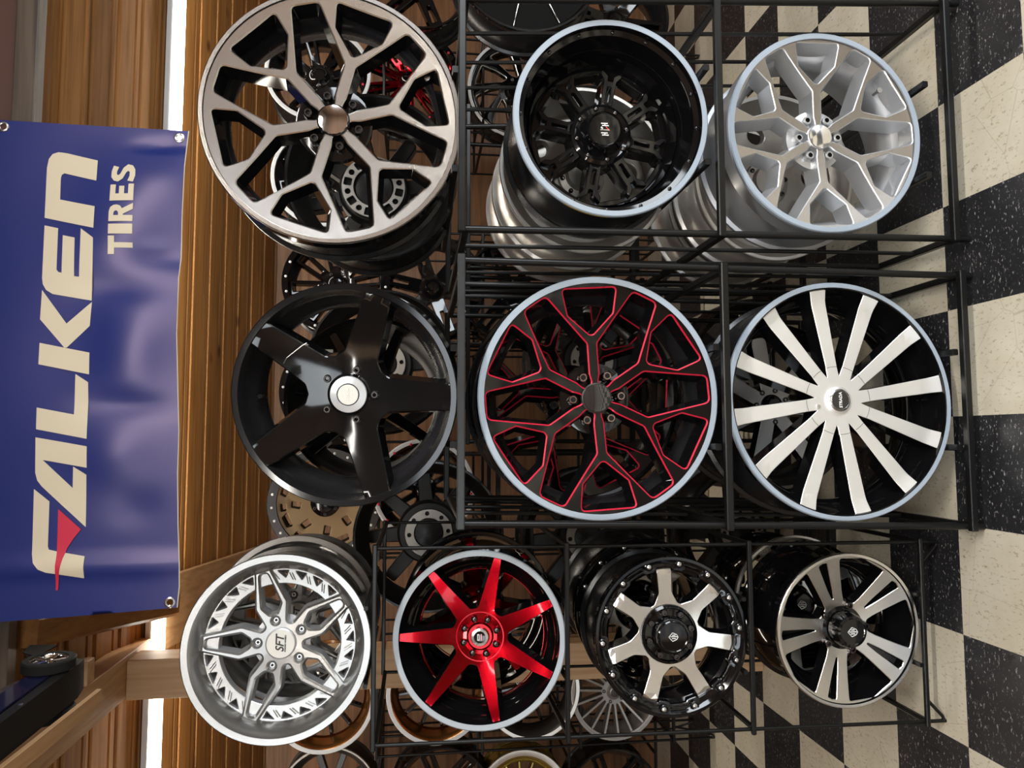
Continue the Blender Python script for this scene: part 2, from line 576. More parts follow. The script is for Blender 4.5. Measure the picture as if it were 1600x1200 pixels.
def offset(l, d):
    """move a loop into the solid on its left by d (negative: out of it)"""
    out = []
    n = len(l)
    for i in range(n):
        a, p, b = l[i - 1], l[i], l[(i + 1) % n]
        e1 = Vector((p[0] - a[0], p[1] - a[1])); e2 = Vector((b[0] - p[0], b[1] - p[1]))
        if e1.length < 1e-9: e1 = e2
        if e2.length < 1e-9: e2 = e1
        e1.normalize(); e2.normalize()
        n1, n2 = Vector((-e1.y, e1.x)), Vector((-e2.y, e2.x))
        m = n1 + n2
        if m.length < 1e-6: m = n1
        m.normalize()
        k = d / max(0.45, m.dot(n1))
        out.append((p[0] + m.x * k, p[1] + m.y * k))
    return out

def inside(pts, loop):
    x, y = pts[:, 0], pts[:, 1]
    res = np.zeros(len(pts), bool)
    n = len(loop)
    for i in range(n):
        x1, y1 = loop[i - 1]; x2, y2 = loop[i]
        if y1 == y2: continue
        c = ((y1 > y) != (y2 > y)) & (x < (x2 - x1) * (y - y1) / (y2 - y1) + x1)
        res ^= c
    return res

def plate(mb, loops, depth, thick, edge=0.0, edge_d=0.0, draft=0.0, m_front=0, m_wall=1, m_edge=None, grid=0.022, step=0.022):
    """loops[0] is the outline, the rest are windows; depth(x, z) is how far each front point lies behind the rim plane"""
    if m_edge is None: m_edge = m_front
    L0 = []
    for i, l in enumerate(loops):
        l = densify(l, step)
        if (area2(l) > 0) != (i == 0):
            l = l[::-1]
        L0.append(l)
    F = [offset(l, edge) if edge else l for l in L0]
    B = [offset(l, -draft) if draft else l for l in L0]
    pts, edges, ring = [], [], []
    for l in F:
        s = len(pts)
        pts += l
        edges += [(s + i, s + (i + 1) % len(l)) for i in range(len(l))]
        ring.append((s, len(l)))
    nb = len(pts)
    arr = np.array(pts)
    if grid:
        x0, y0 = arr.min(0); x1, y1 = arr.max(0)
        gx, gy = np.meshgrid(np.arange(x0, x1, grid), np.arange(y0, y1, grid))
        g = np.stack([gx.ravel(), gy.ravel()], 1) + 0.0013
        ok = inside(g, F[0])
        for l in F[1:]:
            ok &= ~inside(g, l)
        g = g[ok]
        if len(g):
            d = np.sqrt(((g[:, None, :] - arr[None, :, :]) ** 2).sum(2)).min(1)
            g = g[d > grid * 0.45]
            pts = pts + [tuple(p) for p in g]
    res = delaunay_2d_cdt([Vector(p) for p in pts], edges, [], 0, 1e-7)
    ov, of, og = res[0], res[2], res[3]
    back = {}
    mp = []
    for i, o in enumerate(og):
        mp.append(o[0] if len(o) else None)
    cen = np.array([[sum(ov[i].x for i in t) / len(t), sum(ov[i].y for i in t) / len(t)] for t in of])
    ok = inside(cen, F[0])
    for l in F[1:]:
        ok &= ~inside(cen, l)
    tris = []
    extra = []
    def idx(i):
        if mp[i] is not None: return mp[i]
        k = back.get(i)
        if k is None:
            k = len(pts) + len(extra); extra.append((ov[i].x, ov[i].y)); back[i] = k
        return k
    for k, t in enumerate(of):
        if ok[k]:
            tris.append(tuple(idx(i) for i in t))
    P = pts + extra
    flatB = [p for l in B for p in l]
    flat0 = [p for l in L0 for p in l]
    base = len(P)
    V = [(p[0], depth(p[0], p[1]), p[1]) for p in P]
    Vb = []
    for i, p in enumerate(P):
        q = flatB[i] if i < nb else p
        e = flat0[i] if i < nb else p
        Vb.append((q[0], depth(e[0], e[1]) + thick, q[1]))
    faces = [t for t in tris]
    fm = [m_front] * len(tris)
    verts = V + Vb
    faces += [tuple(base + i for i in reversed(t)) for t in tris]
    fm += [m_wall] * len(tris)
    if edge or edge_d:
        e0 = len(verts)
        verts += [(p[0], depth(p[0], p[1]) + edge_d, p[1]) for p in flat0]
    for s, n in ring:
        for i in range(n):
            a, b = s + i, s + (i + 1) % n
            if edge or edge_d:
                faces.append((a, b, e0 + b, e0 + a)); fm.append(m_edge)
                faces.append((e0 + a, e0 + b, base + b, base + a)); fm.append(m_wall)
            else:
                faces.append((a, b, base + b, base + a)); fm.append(m_wall)
    mb.add(verts, faces, fm)

def text_mb(mb, txt, size, y, m=0, cx=0.0, cz=0.0, shear=0.0, depth=0.0008, bold=0.0, width=1.0):
    cu = bpy.data.curves.new('lettering', 'FONT')
    cu.body = txt
    cu.size = size
    cu.align_x, cu.align_y = 'CENTER', 'CENTER'
    cu.shear = shear
    cu.extrude = depth
    cu.offset = bold
    o = bpy.data.objects.new('lettering', cu)
    COL.objects.link(o)
    dg = bpy.context.evaluated_depsgraph_get()
    me = o.evaluated_get(dg).to_mesh()
    mb.add([(cx + v.co.x * width, y - v.co.z, cz + v.co.y) for v in me.vertices], [tuple(p.vertices) for p in me.polygons], m)
    o.evaluated_get(dg).to_mesh_clear()
    bpy.data.objects.remove(o)
    bpy.data.curves.remove(cu)
# ---------------------------------------------------------------- wheels (axle along local Y, face towards -Y, rim plane at y = 0)
ABG = []
def start_wheel(label, R, centre, yaw=0.0, tilt=0.0, group=None, cat='wheel rim'):
    rot = (math.radians(tilt), 0, math.radians(yaw))
    mat = Matrix.Rotation(rot[2], 3, 'Z') @ Matrix.Rotation(rot[0], 3, 'X')
    loc = Vector(centre) - mat @ Vector((0, 0, R))
    root = empty('alloy_wheel', loc, rot)
    tag(root, label, cat, group)
    root['R'] = R
    return root

def place(root, R, centre, yaw, tilt, label, group=None):
    rot = (math.radians(tilt), 0, math.radians(yaw))
    mat = Matrix.Rotation(rot[2], 3, 'Z') @ Matrix.Rotation(rot[0], 3, 'X')
    return dup(root, Vector(centre) - mat @ Vector((0, 0, R)), rot, label, group)

def barrel(root, R, W, mo, mi, ml, lipw=0.012, inner=None, seg=96, mid_drop=0.045):
    """one turned rim: flange, bead seats and drop centre outside, open bowl inside"""
    out = [(R - 0.0025, 0.0), (R, 0.0025), (R, 0.011), (R - 0.011, 0.017), (R - 0.013, 0.03), (R - 0.017, 0.055), (R - 0.03, 0.064),
           (R - mid_drop, 0.078), (R - mid_drop, W * 0.52), (R - 0.032, W * 0.60), (R - 0.022, W - 0.06), (R - 0.013, W - 0.035), (R - 0.012, W - 0.018),
           (R - 0.001, W - 0.012), (R, W - 0.003), (R - 0.003, W)]
    inn = [(R - 0.012, W), (R - 0.022, W - 0.02), (R - 0.032, W - 0.055), (R - 0.046, W * 0.58), (R - mid_drop - 0.010, W * 0.5), (R - mid_drop - 0.010, 0.095)]
    inn += inner if inner else [(R - 0.040, 0.066), (R - 0.028, 0.052), (R - 0.024, 0.03), (R - lipw - 0.004, 0.012)]
    inn += [(R - lipw, 0.0005)]
    prof = out + inn
    n = len(prof)
    ms = [0] * len(out) + [1] * (len(inn) - 1) + [2]
    ms[0] = 2; ms[1] = 2
    mb = MB()
    mb.lathe(prof, seg, ms, closed=True)
    return mb.build('rim_barrel', [mo, mi, ml], root, (0, 0, R))

def lip_film(root, R, mat, w=0.016, seg=96, label='pale plastic film over the rim edge'):
    mb = MB()
    mb.lathe([(R + 0.0006, 0.012), (R + 0.0008, 0.002), (R - 0.002, -0.0014), (R - w, -0.0008), (R - w, 0.0006), (R - 0.002, 0.0002), (R + 0.0002, 0.003), (R + 0.0002, 0.012)], seg, 0, closed=True)
    return mb.build('lip_film', mat, root, (0, 0, R), label=label)

def lugs(root, R, n, r, y, rad, length, mat, rot, hex_=True, name='lug_nut', hole=True, mat2=None):
    """separate nuts, sharing one mesh"""
    mb = MB()
    s = 6 if hex_ else 16
    prof = [(rad * 0.98, length), (rad, 0.35 * length), (rad * 0.96, 0.1 * length), (rad * 0.8, 0.0)]
    if hole:
        prof += [(rad * 0.55, 0.0), (rad * 0.5, 0.4 * length), (0.0, 0.42 * length)]
    else:
        prof += [(rad * 0.3, -0.12 * length), (0.0, -0.14 * length)]
    mb.lathe(prof, 16, [0] * (len(prof) - 3) + [1, 1])
    first = None
    for i in range(n):
        a = math.radians(rot + 360.0 * i / n)
        loc = (r * math.cos(a), y, R + r * math.sin(a))
        if first is None:
            first = mb.build(name, [mat, mat2 or mat], root, loc)
        else:
            o = first.copy(); COL.objects.link(o); o.location = loc; o.parent = root
    return first

def cap(root, R, prof, mats, ms, seg=48, name='centre_cap', label=None, extra=None):
    mb = MB()
    mb.lathe(prof, seg, ms)
    o = mb.build(name, mats, root, (0, 0, R), label=label)
    if extra:
        me = MB()
        extra(me)
        me.build('emblem', EMBLEM_MATS, o)
    return o

EMBLEM_MATS = [M['white_mark'], M['black_mark'], M['red_mark'], M['pink_mark'], M['chrome']]

def snowflake(root, R, rot, m_front, m_wall, m_edge, m_barrel, m_inner, m_lip, edge=0.0028, dish=0.030, W=0.235, film=False, film_mat=None, cap_mats=None,
              lug_mat=None, valve=None, thick=0.045, cap_extra=None, lug_proud=0.0, ro=0.908):
    barrel(root, R, W, m_barrel, m_inner, m_lip)
    def d(x, z):
        q = (x * x + z * z) / (R * R)
        return 0.003 + dish * (1 - q)
    Ro = R - 0.0105
    loops = [circle(Ro, 132)]
    big = [(.118, -.036), (.20, -.062), (.42, -.190), (ro - .006, -.108), (ro - .006, .108), (.42, .190), (.20, .062), (.118, .036)]
    small = [(.535, -.016), (.70, -.190), (ro - .028, -.228), (ro - .022, .228), (.70, .190), (.535, .016)]
    for k in range(6):
        loops.append(fillet([rs(a * R, s * R, rot + 30 + 60 * k) for a, s in big], 0.014))
        loops.append(fillet([rs(a * R, s * R, rot + 60 * k) for a, s in small], 0.010))
    mb = MB()
    plate(mb, loops, d, thick, edge=edge, edge_d=edge * 0.7, draft=0.012, m_front=0, m_wall=1, m_edge=2)
    mb.build('spoke_face', [m_front, m_wall, m_edge], root, (0, 0, R), angle=28)
    hb = MB()
    hb.lathe([(0.0, dish + 0.052), (.30 * R, dish + 0.052), (.30 * R, dish + 0.028), (.275 * R, dish + 0.026), (0.0, dish + 0.026)], 48, 0)
    hb.build('hub', m_wall, root, (0, 0, R))
    lugs(root, R, 6, .205 * R, dish + 0.004 - lug_proud, 0.0125, 0.026, lug_mat or M['lug_dark'], rot + 30, hex_=False, mat2=M['black_mark'])
    cm = cap_mats or [M['chrome'], m_wall]
    cr = 0.118 * R
    cap(root, R, [(cr * 1.10, dish + 0.012), (cr * 1.08, dish - 0.001), (cr, dish - 0.003), (cr * 0.97, dish - 0.0055), (cr * 0.5, dish - 0.0075), (0, dish - 0.008)], cm, [1, 1, 0, 0, 0], extra=cap_extra)
    if film:
        lip_film(root, R, film_mat or M['film'])
    if valve is not None:
        a = math.radians(valve)
        vb = MB()
        vb.lathe([(0.0, 0.0), (0.008, 0.0), (0.008, 0.006), (0.005, 0.008), (0.005, 0.03), (0, 0.03)], 14, 0)
        vb.build('valve_stem', [M['bolt']], root, (0.83 * R * math.cos(a), 0.028, R + 0.83 * R * math.sin(a)))

# ---- 1: machined and black snowflake, on top of the stand farthest right
def emblem_none(me): pass

w1 = start_wheel('large machined silver and black wheel with six forked Y spokes, topmost in its rack', 0.325, (0.815, 1.82, 1.738), -2.7, 0.7)
snowflake(w1, 0.325, -16, M['machined_soft'], M['black_gloss'], M['machined_soft'], M['black_barrel'], M['black_barrel'], M['machined_soft'], edge=0.003, valve=-62)

# ---- 3: silver snowflake in the bottom bay
w3 = start_wheel('silver wheel with six forked Y spokes and a mirror cap, lowest in its rack', 0.288, (0.859, 1.85, 0.384), -0.2, 0.1)
snowflake(w3, 0.288, 3, M['machined_soft'], M['silver'], M['silver'], M['silver_barrel'], M['silver_barrel'], M['silver'], edge=0.0026, dish=0.034, W=0.23,
          film=True, film_mat=M['film'], lug_mat=M['silver'], valve=-52, thick=0.055, ro=0.938)

# ---- 5: black snowflake with red milled edges
w5 = start_wheel('black wheel with red-edged forked Y spokes', 0.318, (0.108, 1.84, 1.048), 0.9, -1.1)
snowflake(w5, 0.318, 4.5, M['black_gloss'], M['black_gloss'], M['red_line'], M['black_barrel'], M['black_barrel'], M['black_gloss'], edge=0.0036, dish=0.036, W=0.235, ro=0.935,
          film=True, lug_mat=plain('smoked_chrome_nut', (0.42, 0.36, 0.36), 0.12, metal=1.0), cap_mats=[M['mirror_dark'], M['gun']], lug_proud=0.012)
w5['label'] = 'black wheel with red-edged forked Y spokes and pale rim film, front of the middle rack'
w5b = start_wheel('black and red wheel hidden behind its red-edged twin in the middle rack', 0.318, (0.135, 2.12, 1.048), 3, 0)
snowflake(w5b, 0.318, 27, M['black_gloss'], M['black_gloss'], M['red_line'], M['black_barrel'], M['black_barrel'], M['black_gloss'], edge=0.0036, dish=0.036, W=0.235,
          lug_mat=M['gun'], cap_mats=[M['mirror_dark'], M['gun']])

# ---- 4: five-spoke concave black wheel
def five_spoke(root, R, rot, W=0.24):
    barrel(root, R, W, M['black_gloss'], M['black_barrel'], M['black_gloss'], lipw=0.016)
    def d(x, z):
        r = math.hypot(x, z) / R
        return 0.005 + 0.058 * max(0.0, 1 - (r / 0.93) ** 1.6)
    out = []
    for k in range(5):
        a = rot + 72 * k
        out += [(*rs(.30 * R, -.215 * R, a), 0.008), (*rs(.37 * R, -.158 * R, a), 0.02), (*rs(.945 * R, -.118 * R, a), 0.003), (*rs(.945 * R, .118 * R, a), 0.003),
                (*rs(.37 * R, .158 * R, a), 0.02), (*rs(.30 * R, .215 * R, a), 0.008)]
    mb = MB()
    plate(mb, [fillet(out, 0.006)], d, 0.05, edge=0.0028, edge_d=0.002, draft=0.008)
    mb.build('spoke_face', [M['black_gloss'], M['black_gloss'], M['black_gloss']], root, (0, 0, R), angle=28)
    y = 0.058
    cr = 0.047
    def em(me):
        text_mb(me, 'STRADA', 0.0095, y - 0.0165, 0, bold=0.0002)
    cap(root, R, [(cr * 1.35, y + 0.02), (cr * 1.32, y + 0.003), (cr * 1.10, y - 0.001), (cr, y - 0.007), (cr * 0.97, y - 0.011), (cr * 0.62, y - 0.015), (cr * 0.60, y - 0.013), (cr * 0.56, y - 0.013),
                  (cr * 0.54, y - 0.0155), (0, y - 0.016)], [M['black_gloss'], M['pale_cap'], M['steel']], [0, 0, 0, 1, 1, 1, 0, 1, 2], label='pale chrome centre cap', extra=em)
    lugs(root, R, 5, 0.066, y - 0.013, 0.0095, 0.03, M['gun'], rot, hex_=False, mat2=M['black_mark'])
    vb = MB()
    vb.lathe([(0, 0), (0.006, 0), (0.006, 0.01), (0.004, 0.03), (0, 0.03)], 12, 0)
    a = math.radians(rot + 110)
    vb.build('valve_stem', [M['black_gloss']], root, (0.80 * R * math.cos(a), 0.05, R + 0.80 * R * math.sin(a)))

w4 = start_wheel('gloss black five-spoke wheel with a chrome cap, on top of the middle rack', 0.278, (0.106, 1.83, 1.697), -8.3, -5.0)
five_spoke(w4, 0.278, -18)

# ---- 6: twelve straight machined spokes
def twelve(root, R, rot, W=0.235):
    barrel(root, R, W, M['black_barrel'], M['black_gloss'], M['black_gloss'], lipw=0.016)
    def d(x, z):
        r = math.hypot(x, z) / R
        if r > 0.845: return 0.016 - (r - 0.845) * R * 0.30
        if r < 0.285: return 0.017
        return 0.016
    out = []
    for k in range(12):
        a = rot + 30 * k
        out += [(*rs(.205 * R, -.0535 * R, a), 0.001), (*rs(.30 * R, -.050 * R, a), 0.01), (*rs(.86 * R, -.066 * R, a), 0.03), (*rs(.955 * R, -.073 * R, a), 0.001), (*rs(.955 * R, .073 * R, a), 0.001),
                (*rs(.86 * R, .066 * R, a), 0.03), (*rs(.30 * R, .050 * R, a), 0.01), (*rs(.205 * R, .0535 * R, a), 0.001)]
    mb = MB()
    plate(mb, [fillet(out, 0.002, 2)], d, 0.055, edge=0.0012, edge_d=0.001, draft=0.003, grid=0.014, step=0.014)
    mb.build('spoke_face', [M['machined_pale'], M['black_gloss'], M['machined_pale']], root, (0, 0, R), angle=9)
    # the joint between the hub plate and the spokes
    jb = MB()
    for k in range(12):
        a = math.radians(rot + 30 * k)
        for i in range(5):
            p = [math.radians(rot + 30 * k - 9.3 + 18.6 * (i + t) / 5) for t in (0, 1)]
            q = [(.285 * R * math.cos(t), 0.0158, .285 * R * math.sin(t)) for t in p]
            q2 = [((.285 * R + 0.001) * math.cos(t), 0.0158, (.285 * R + 0.001) * math.sin(t)) for t in p]
            jb.add([q[0], q[1], q2[1], q2[0]], [(0, 1, 2, 3)])
    jb.build('hub_joint_line', [M['gun']], root, (0, 0, R))
    cr = 0.031
    def em(me):
        text_mb(me, 'STRADA', 0.0115, 0.0045, 0, bold=0.0003, shear=0.1)
    cap(root, R, [(cr * 1.22, 0.020), (cr * 1.2, 0.012), (cr, 0.0085), (cr * 0.88, 0.006), (cr * 0.85, 0.0075), (cr * 0.80, 0.006), (0, 0.0052)], [M['machined_pale'], M['brushed'], M['gun']], [0, 0, 1, 1, 1, 2], extra=em)
    vb = MB()
    vb.lathe([(0, 0), (0.0055, 0), (0.0055, 0.008), (0, 0.008)], 12, 0)
    a = math.radians(rot + 97)
    vb.build('cap_screw', [M['bolt']], root, (0.19 * R * math.cos(a), 0.0135, R + 0.19 * R * math.sin(a)))
    vb = MB()
    vb.lathe([(0, 0), (0.007, 0), (0.0075, 0.008), (0.005, 0.012), (0.005, 0.03), (0, 0.03)], 12, 0)
    a = math.radians(rot - 97.5)
    vb.build('valve_stem', [M['black_gloss']], root, (0.87 * R * math.cos(a), 0.045, R + 0.87 * R * math.sin(a)))
    lip_film(root, R, M['film'], w=0.013)

w6 = start_wheel('bright wheel with twelve straight machined spokes over black, lowest in its rack', 0.326, (0.104, 1.84, 0.373), 2.3, 0.1)
twelve(w6, 0.326, 9)

# ---- 7: silver deep-lip wheel with five forked spokes and a sawtooth ring
def sawtooth(root, R, rot, W=0.25):
    barrel(root, R, W, M['brushed'], M['brushed'], M['brushed'], lipw=0.018,
           inner=[(R - 0.058, 0.080), (R - 0.048, 0.066), (R - 0.042, 0.052), (R - 0.030, 0.020), (R - 0.022, 0.006)], mid_drop=0.05)
    Ro = 0.825 * R
    def dr(x, z): return 0.058
    ring = [circle(Ro, 120), circle(0.655 * R, 96)]
    for k in range(25):
        if k % 5 == 0: continue
        a = rot + 14.4 * k
        ring.append(fillet([pol(.800 * R, a - 5.4), pol(.800 * R, a + 4.0), pol(.715 * R, a - 3.4)], 0.002, 2))
    mb = MB()
    plate(mb, ring, dr, 0.022, edge=0.0015, edge_d=0.001, draft=0.003, grid=0.03)
    for k in range(25):
        if k % 5 == 0: continue
        a = rot + 14.4 * k + 6.3
        for da in (0.0, 2.2):
            p, q = pol(.700 * R, a + da - 4.2), pol(.775 * R, a + da)
            mb.tube((p[0], 0.0575, p[1]), (q[0], 0.0575, q[1]), 0.0016, 6, 0)
    mb.build('sawtooth_ring', [M['brushed'], M['silver_barrel']], root, (0, 0, R))
    def d(x, z):
        r = math.hypot(x, z) / R
        return 0.044 + 0.024 * max(0, 1 - r / 0.82)
    out = []
    loops = []
    for k in range(5):
        a = rot + 72 * k
        out += [(*rs(.215 * R, -.120 * R, a), 0.010), (*rs(.43 * R, -.182 * R, a), 0.02), (*rs(.83 * R, -.088 * R, a), 0.002), (*rs(.83 * R, .088 * R, a), 0.002),
                (*rs(.43 * R, .182 * R, a), 0.02), (*rs(.215 * R, .120 * R, a), 0.010)]
        loops.append(fillet([rs(.33 * R, -.040 * R, a), rs(.43 * R, -.105 * R, a), rs(.79 * R, -.040 * R, a), rs(.79 * R, .040 * R, a), rs(.43 * R, .105 * R, a), rs(.33 * R, .040 * R, a)], 0.010))
        loops.append(circle(0.0095, 18, rs(.255 * R, 0, a)))
    mb = MB()
    plate(mb, [fillet(out, 0.008)] + loops, d, 0.034, edge=0.0052, edge_d=0.0055, draft=0.005, grid=0.018, step=0.016)
    mb.build('spoke_face', [M['brushed'], M['silver_barrel'], M['brushed']], root, (0, 0, R), angle=28)
    hb = MB()
    hb.lathe([(0.0, 0.115), (.30 * R, 0.115), (.31 * R, 0.088), (.22 * R, 0.084), (0.0, 0.084)], 40, 0)
    hb.build('hub', M['silver_barrel'], root, (0, 0, R))
    cr = 0.038
    def em(me):
        text_mb(me, 'SFT', 0.030, 0.0566, 1, shear=0.32, width=0.92, bold=0.0006, cz=0.001)
        text_mb(me, 'FORGED WHEELS', 0.0055, 0.0566, 1, shear=0.3, cz=-0.0125, cx=0.0, bold=0.0001)
    cap(root, R, [(cr * 1.08, 0.085), (cr * 1.06, 0.060), (cr, 0.0585), (cr * 0.96, 0.0575), (0, 0.0570)], [M['silver_barrel'], plain('cream_silver_cap', (0.55, 0.53, 0.49), 0.35, metal=0.35)], [0, 0, 0, 1], extra=em)
    lugs(root, R, 5, .255 * R, 0.074, 0.0075, 0.012, M['bolt'], rot, hex_=False, name='lug_seat', mat2=M['black_mark'])

w7 = start_wheel('brushed silver deep-lip wheel with five forked spokes and a sawtooth ring, in front', 0.241, (-0.543, 2.0, 1.876), 3.9, 1.3)
sawtooth(w7, 0.241, 15)

# ---- 8: candy red seven-spoke
def seven_red(root, R, rot, W=0.215, film=True):
    barrel(root, R, W, M['black_gloss'], M['black_gloss'], M['black_gloss'], lipw=0.014)
    def d(x, z):
        r = math.hypot(x, z) / R
        return 0.010 + 0.050 * max(0.0, 1 - (r / 0.93)) ** 1.25
    out = []
    for k in range(7):
        a = rot + 360 / 7 * k
        out += [(*rs(.315 * R, -.100 * R, a), 0.012), (*rs(.46 * R, -.088 * R, a), 0.03), (*rs(.935 * R, -.045 * R, a), 0.001), (*rs(.935 * R, .045 * R, a), 0.001),
                (*rs(.46 * R, .088 * R, a), 0.03), (*rs(.315 * R, .100 * R, a), 0.012)]
    mb = MB()
    plate(mb, [fillet(out, 0.012)], d, 0.05, edge=0.0010, edge_d=0.0010, draft=0.010, m_edge=1, grid=0.016, step=0.016)
    mb.build('spoke_face', [M['candy'], M['black_gloss'], M['candy']], root, (0, 0, R), angle=28)
    # turned recess at the hub
    y = 0.047
    hb = MB()
    hb.lathe([(.285 * R, y + 0.004), (.283 * R, y - 0.006), (.270 * R, y - 0.006), (.262 * R, y + 0.001), (.16 * R, y - 0.001), (.14 * R, y - 0.006), (0.0, y - 0.006)], 64, 0)
    hb.build('hub_disc', M['candy'], root, (0, 0, R))
    lugs(root, R, 8, .205 * R, y - 0.013, 0.0085, 0.016, M['lug_dark'], rot - 12, hex_=True, hole=False)
    cr = 0.0245
    def em(me):
        me.box(-0.0085, 0.0085, y - 0.0225, y - 0.0215, 0.0005, 0.0065, 0)
        me.box(-0.0060, 0.0060, y - 0.0229, y - 0.0224, 0.0022, 0.0048, 1)
        me.box(-0.0085, 0.0085, y - 0.0225, y - 0.0215, -0.0062, -0.0026, 3)
    cap(root, R, [(cr * 1.1, y - 0.004), (cr, y - 0.016), (cr * 0.95, y - 0.0195), (cr * 0.66, y - 0.0215), (cr * 0.62, y - 0.020), (0, y - 0.0210)], [M['bolt'], M['black_gloss']], [0, 0, 0, 0, 1], extra=em)
    # red painted band round the bowl
    rb = MB()
    rb.lathe([(R - 0.0565, 0.110), (R - 0.0575, 0.110), (R - 0.0575, 0.128), (R - 0.0565, 0.128)], 96, 0, closed=True)
    rb.build('inner_band', M['candy'], root, (0, 0, R), label='red band round the inside of the rim')
    if film:
        lip_film(root, R, plain('grey_rim_film', (0.36, 0.40, 0.44), 0.4, noise=0.05), w=0.0155)

w8 = start_wheel('candy red seven-spoke wheel with grey rim film, front wheel of the left rack', 0.236, (-0.544, 2.02, 1.347), 5.7, -8.7)
seven_red(w8, 0.236, -14)
w8b = start_wheel('candy red seven-spoke wheel standing behind its red twin in the left rack', 0.236, (-0.525, 2.285, 1.325), 5, -2)
seven_red(w8b, 0.236, 8, film=False)

# ---- 9: seven machined paddles with a bolted black ring
def seven_bolt(root, R, rot, W=0.23):
    barrel(root, R, W, M['black_barrel'], M['black_gloss'], M['black_gloss'], lipw=0.010, inner=[(R - 0.050, 0.070), (R - 0.044, 0.03)])
    loops = [circle(R - 0.004, 112)]
    inner = []
    for k in range(14):
        a = rot + 360 / 14 * (k + 0.5)
        inner += [pol(.845 * R, a - 11.5), pol(.845 * R, a - 6), pol(.815 * R, a - 4), pol(.815 * R, a + 4), pol(.845 * R, a + 6), pol(.845 * R, a + 11.5)]
    loops.append(fillet(inner, 0.004, 2))
    mb = MB()
    plate(mb, loops, lambda x, z: 0.006 if math.hypot(x, z) > .92 * R else 0.010, 0.03, edge=0.002, edge_d=0.0015, draft=0.003, grid=0.02)
    for k in range(14):
        a = math.radians(rot + 360 / 14 * (k + 0.5))
        mb.lathe([(0.0125, 0.012), (0.0125, 0.004), (0.010, 0.0025), (0.008, 0.005), (0, 0.005)], 16, 0, c=(.905 * R * math.cos(a), 0, .905 * R * math.sin(a)))
    # pressed bars between the bolts
    for k in range(14):
        if k % 2: continue
        a0 = rot + 360 / 14 * (k + 1.0)
        for dr in (0.875, 0.925):
            pts = [pol(dr * R, a0 - 7 + 14 * t / 6) for t in range(7)]
            mb.path([(p[0], 0.005, p[1]) for p in pts], 0.0022, 6, 0)
    mb.build('bolted_ring', [M['black_gloss'], M['black_gloss']], root, (0, 0, R))
    lugs(root, R, 14, .905 * R, 0.0015, 0.0062, 0.006, M['bolt'], rot + 180 / 14, hex_=False, name='ring_bolt', hole=False)
    def d(x, z):
        r = math.hypot(x, z) / R
        if r > 0.79: return 0.012 + (r - 0.79) * R * 0.35
        return 0.012 + 0.030 * (1 - r / 0.79)
    out = []
    for k in range(7):
        a = rot + 360 / 7 * k
        out += [(*rs(.38 * R, -.155 * R, a), 0.008), (*rs(.52 * R, -.088 * R, a), 0.03), (*rs(.79 * R, -.098 * R, a), 0.02), (*rs(.875 * R, -.104 * R, a), 0.003), (*rs(.875 * R, .104 * R, a), 0.003),
                (*rs(.79 * R, .098 * R, a), 0.02), (*rs(.52 * R, .088 * R, a), 0.03), (*rs(.38 * R, .155 * R, a), 0.008)]
    mb = MB()
    plate(mb, [fillet(out, 0.006)], d, 0.05, edge=0.0014, edge_d=0.001, draft=0.005, grid=0.014, step=0.014)
    mb.build('spoke_face', [M['machined'], M['black_gloss'], M['machined']], root, (0, 0, R), angle=9)
    y = 0.028
    hub = MB()
    hub.lathe([(.375 * R, y + 0.02), (.370 * R, y - 0.004), (.335 * R, y - 0.008), (.32 * R, y - 0.002), (.24 * R, y - 0.004), (.225 * R, y - 0.028), (.215 * R, y - 0.034), (0, y - 0.034)], 56, 0)
    hub.build('hub_shroud', M['black_gloss'], root, (0, 0, R))
    lugs(root, R, 8, .285 * R, y - 0.014, 0.0095, 0.014, M['lug_dark'], rot + 10, hex_=True)
    def em(me):
        dm = [(-.0115, 0.003), (0, .0135), (.0115, 0.003), (.0065, -.009), (0, -.0125), (-.0065, -.009)]
        yy = y - 0.0400
        for i in range(6):
            p, q = dm[i], dm[(i + 1) % 6]
            me.tube((p[0], yy, p[1]), (q[0], yy, q[1]), 0.0011, 6, 0)
        for p, q in (((-.004, -.006), (-.004, .005)), ((.001, -.010), (.001, .009)), ((.005, -.005), (.005, .004))):
            me.tube((p[0], yy, p[1]), (q[0], yy, q[1]), 0.0014, 6, 0)
    cap(root, R, [(.205 * R, y - 0.030), (.20 * R, y - 0.038), (.185 * R, y - 0.040), (.175 * R, y - 0.0385), (0, y - 0.0393)], [M['black_gloss']], 0, extra=em)

w9 = start_wheel('black wheel with seven machined paddle spokes and a ring of silver bolts, left rack', 0.219, (-0.551, 2.0, 0.807), 2.8, -1.9)
seven_bolt(w9, 0.219, 4.5)
w9b = place(w9, 0.219, (-0.535, 2.27, 0.807), -4, 0, 'black bolted-ring wheel pushed in behind the one with seven machined paddles')

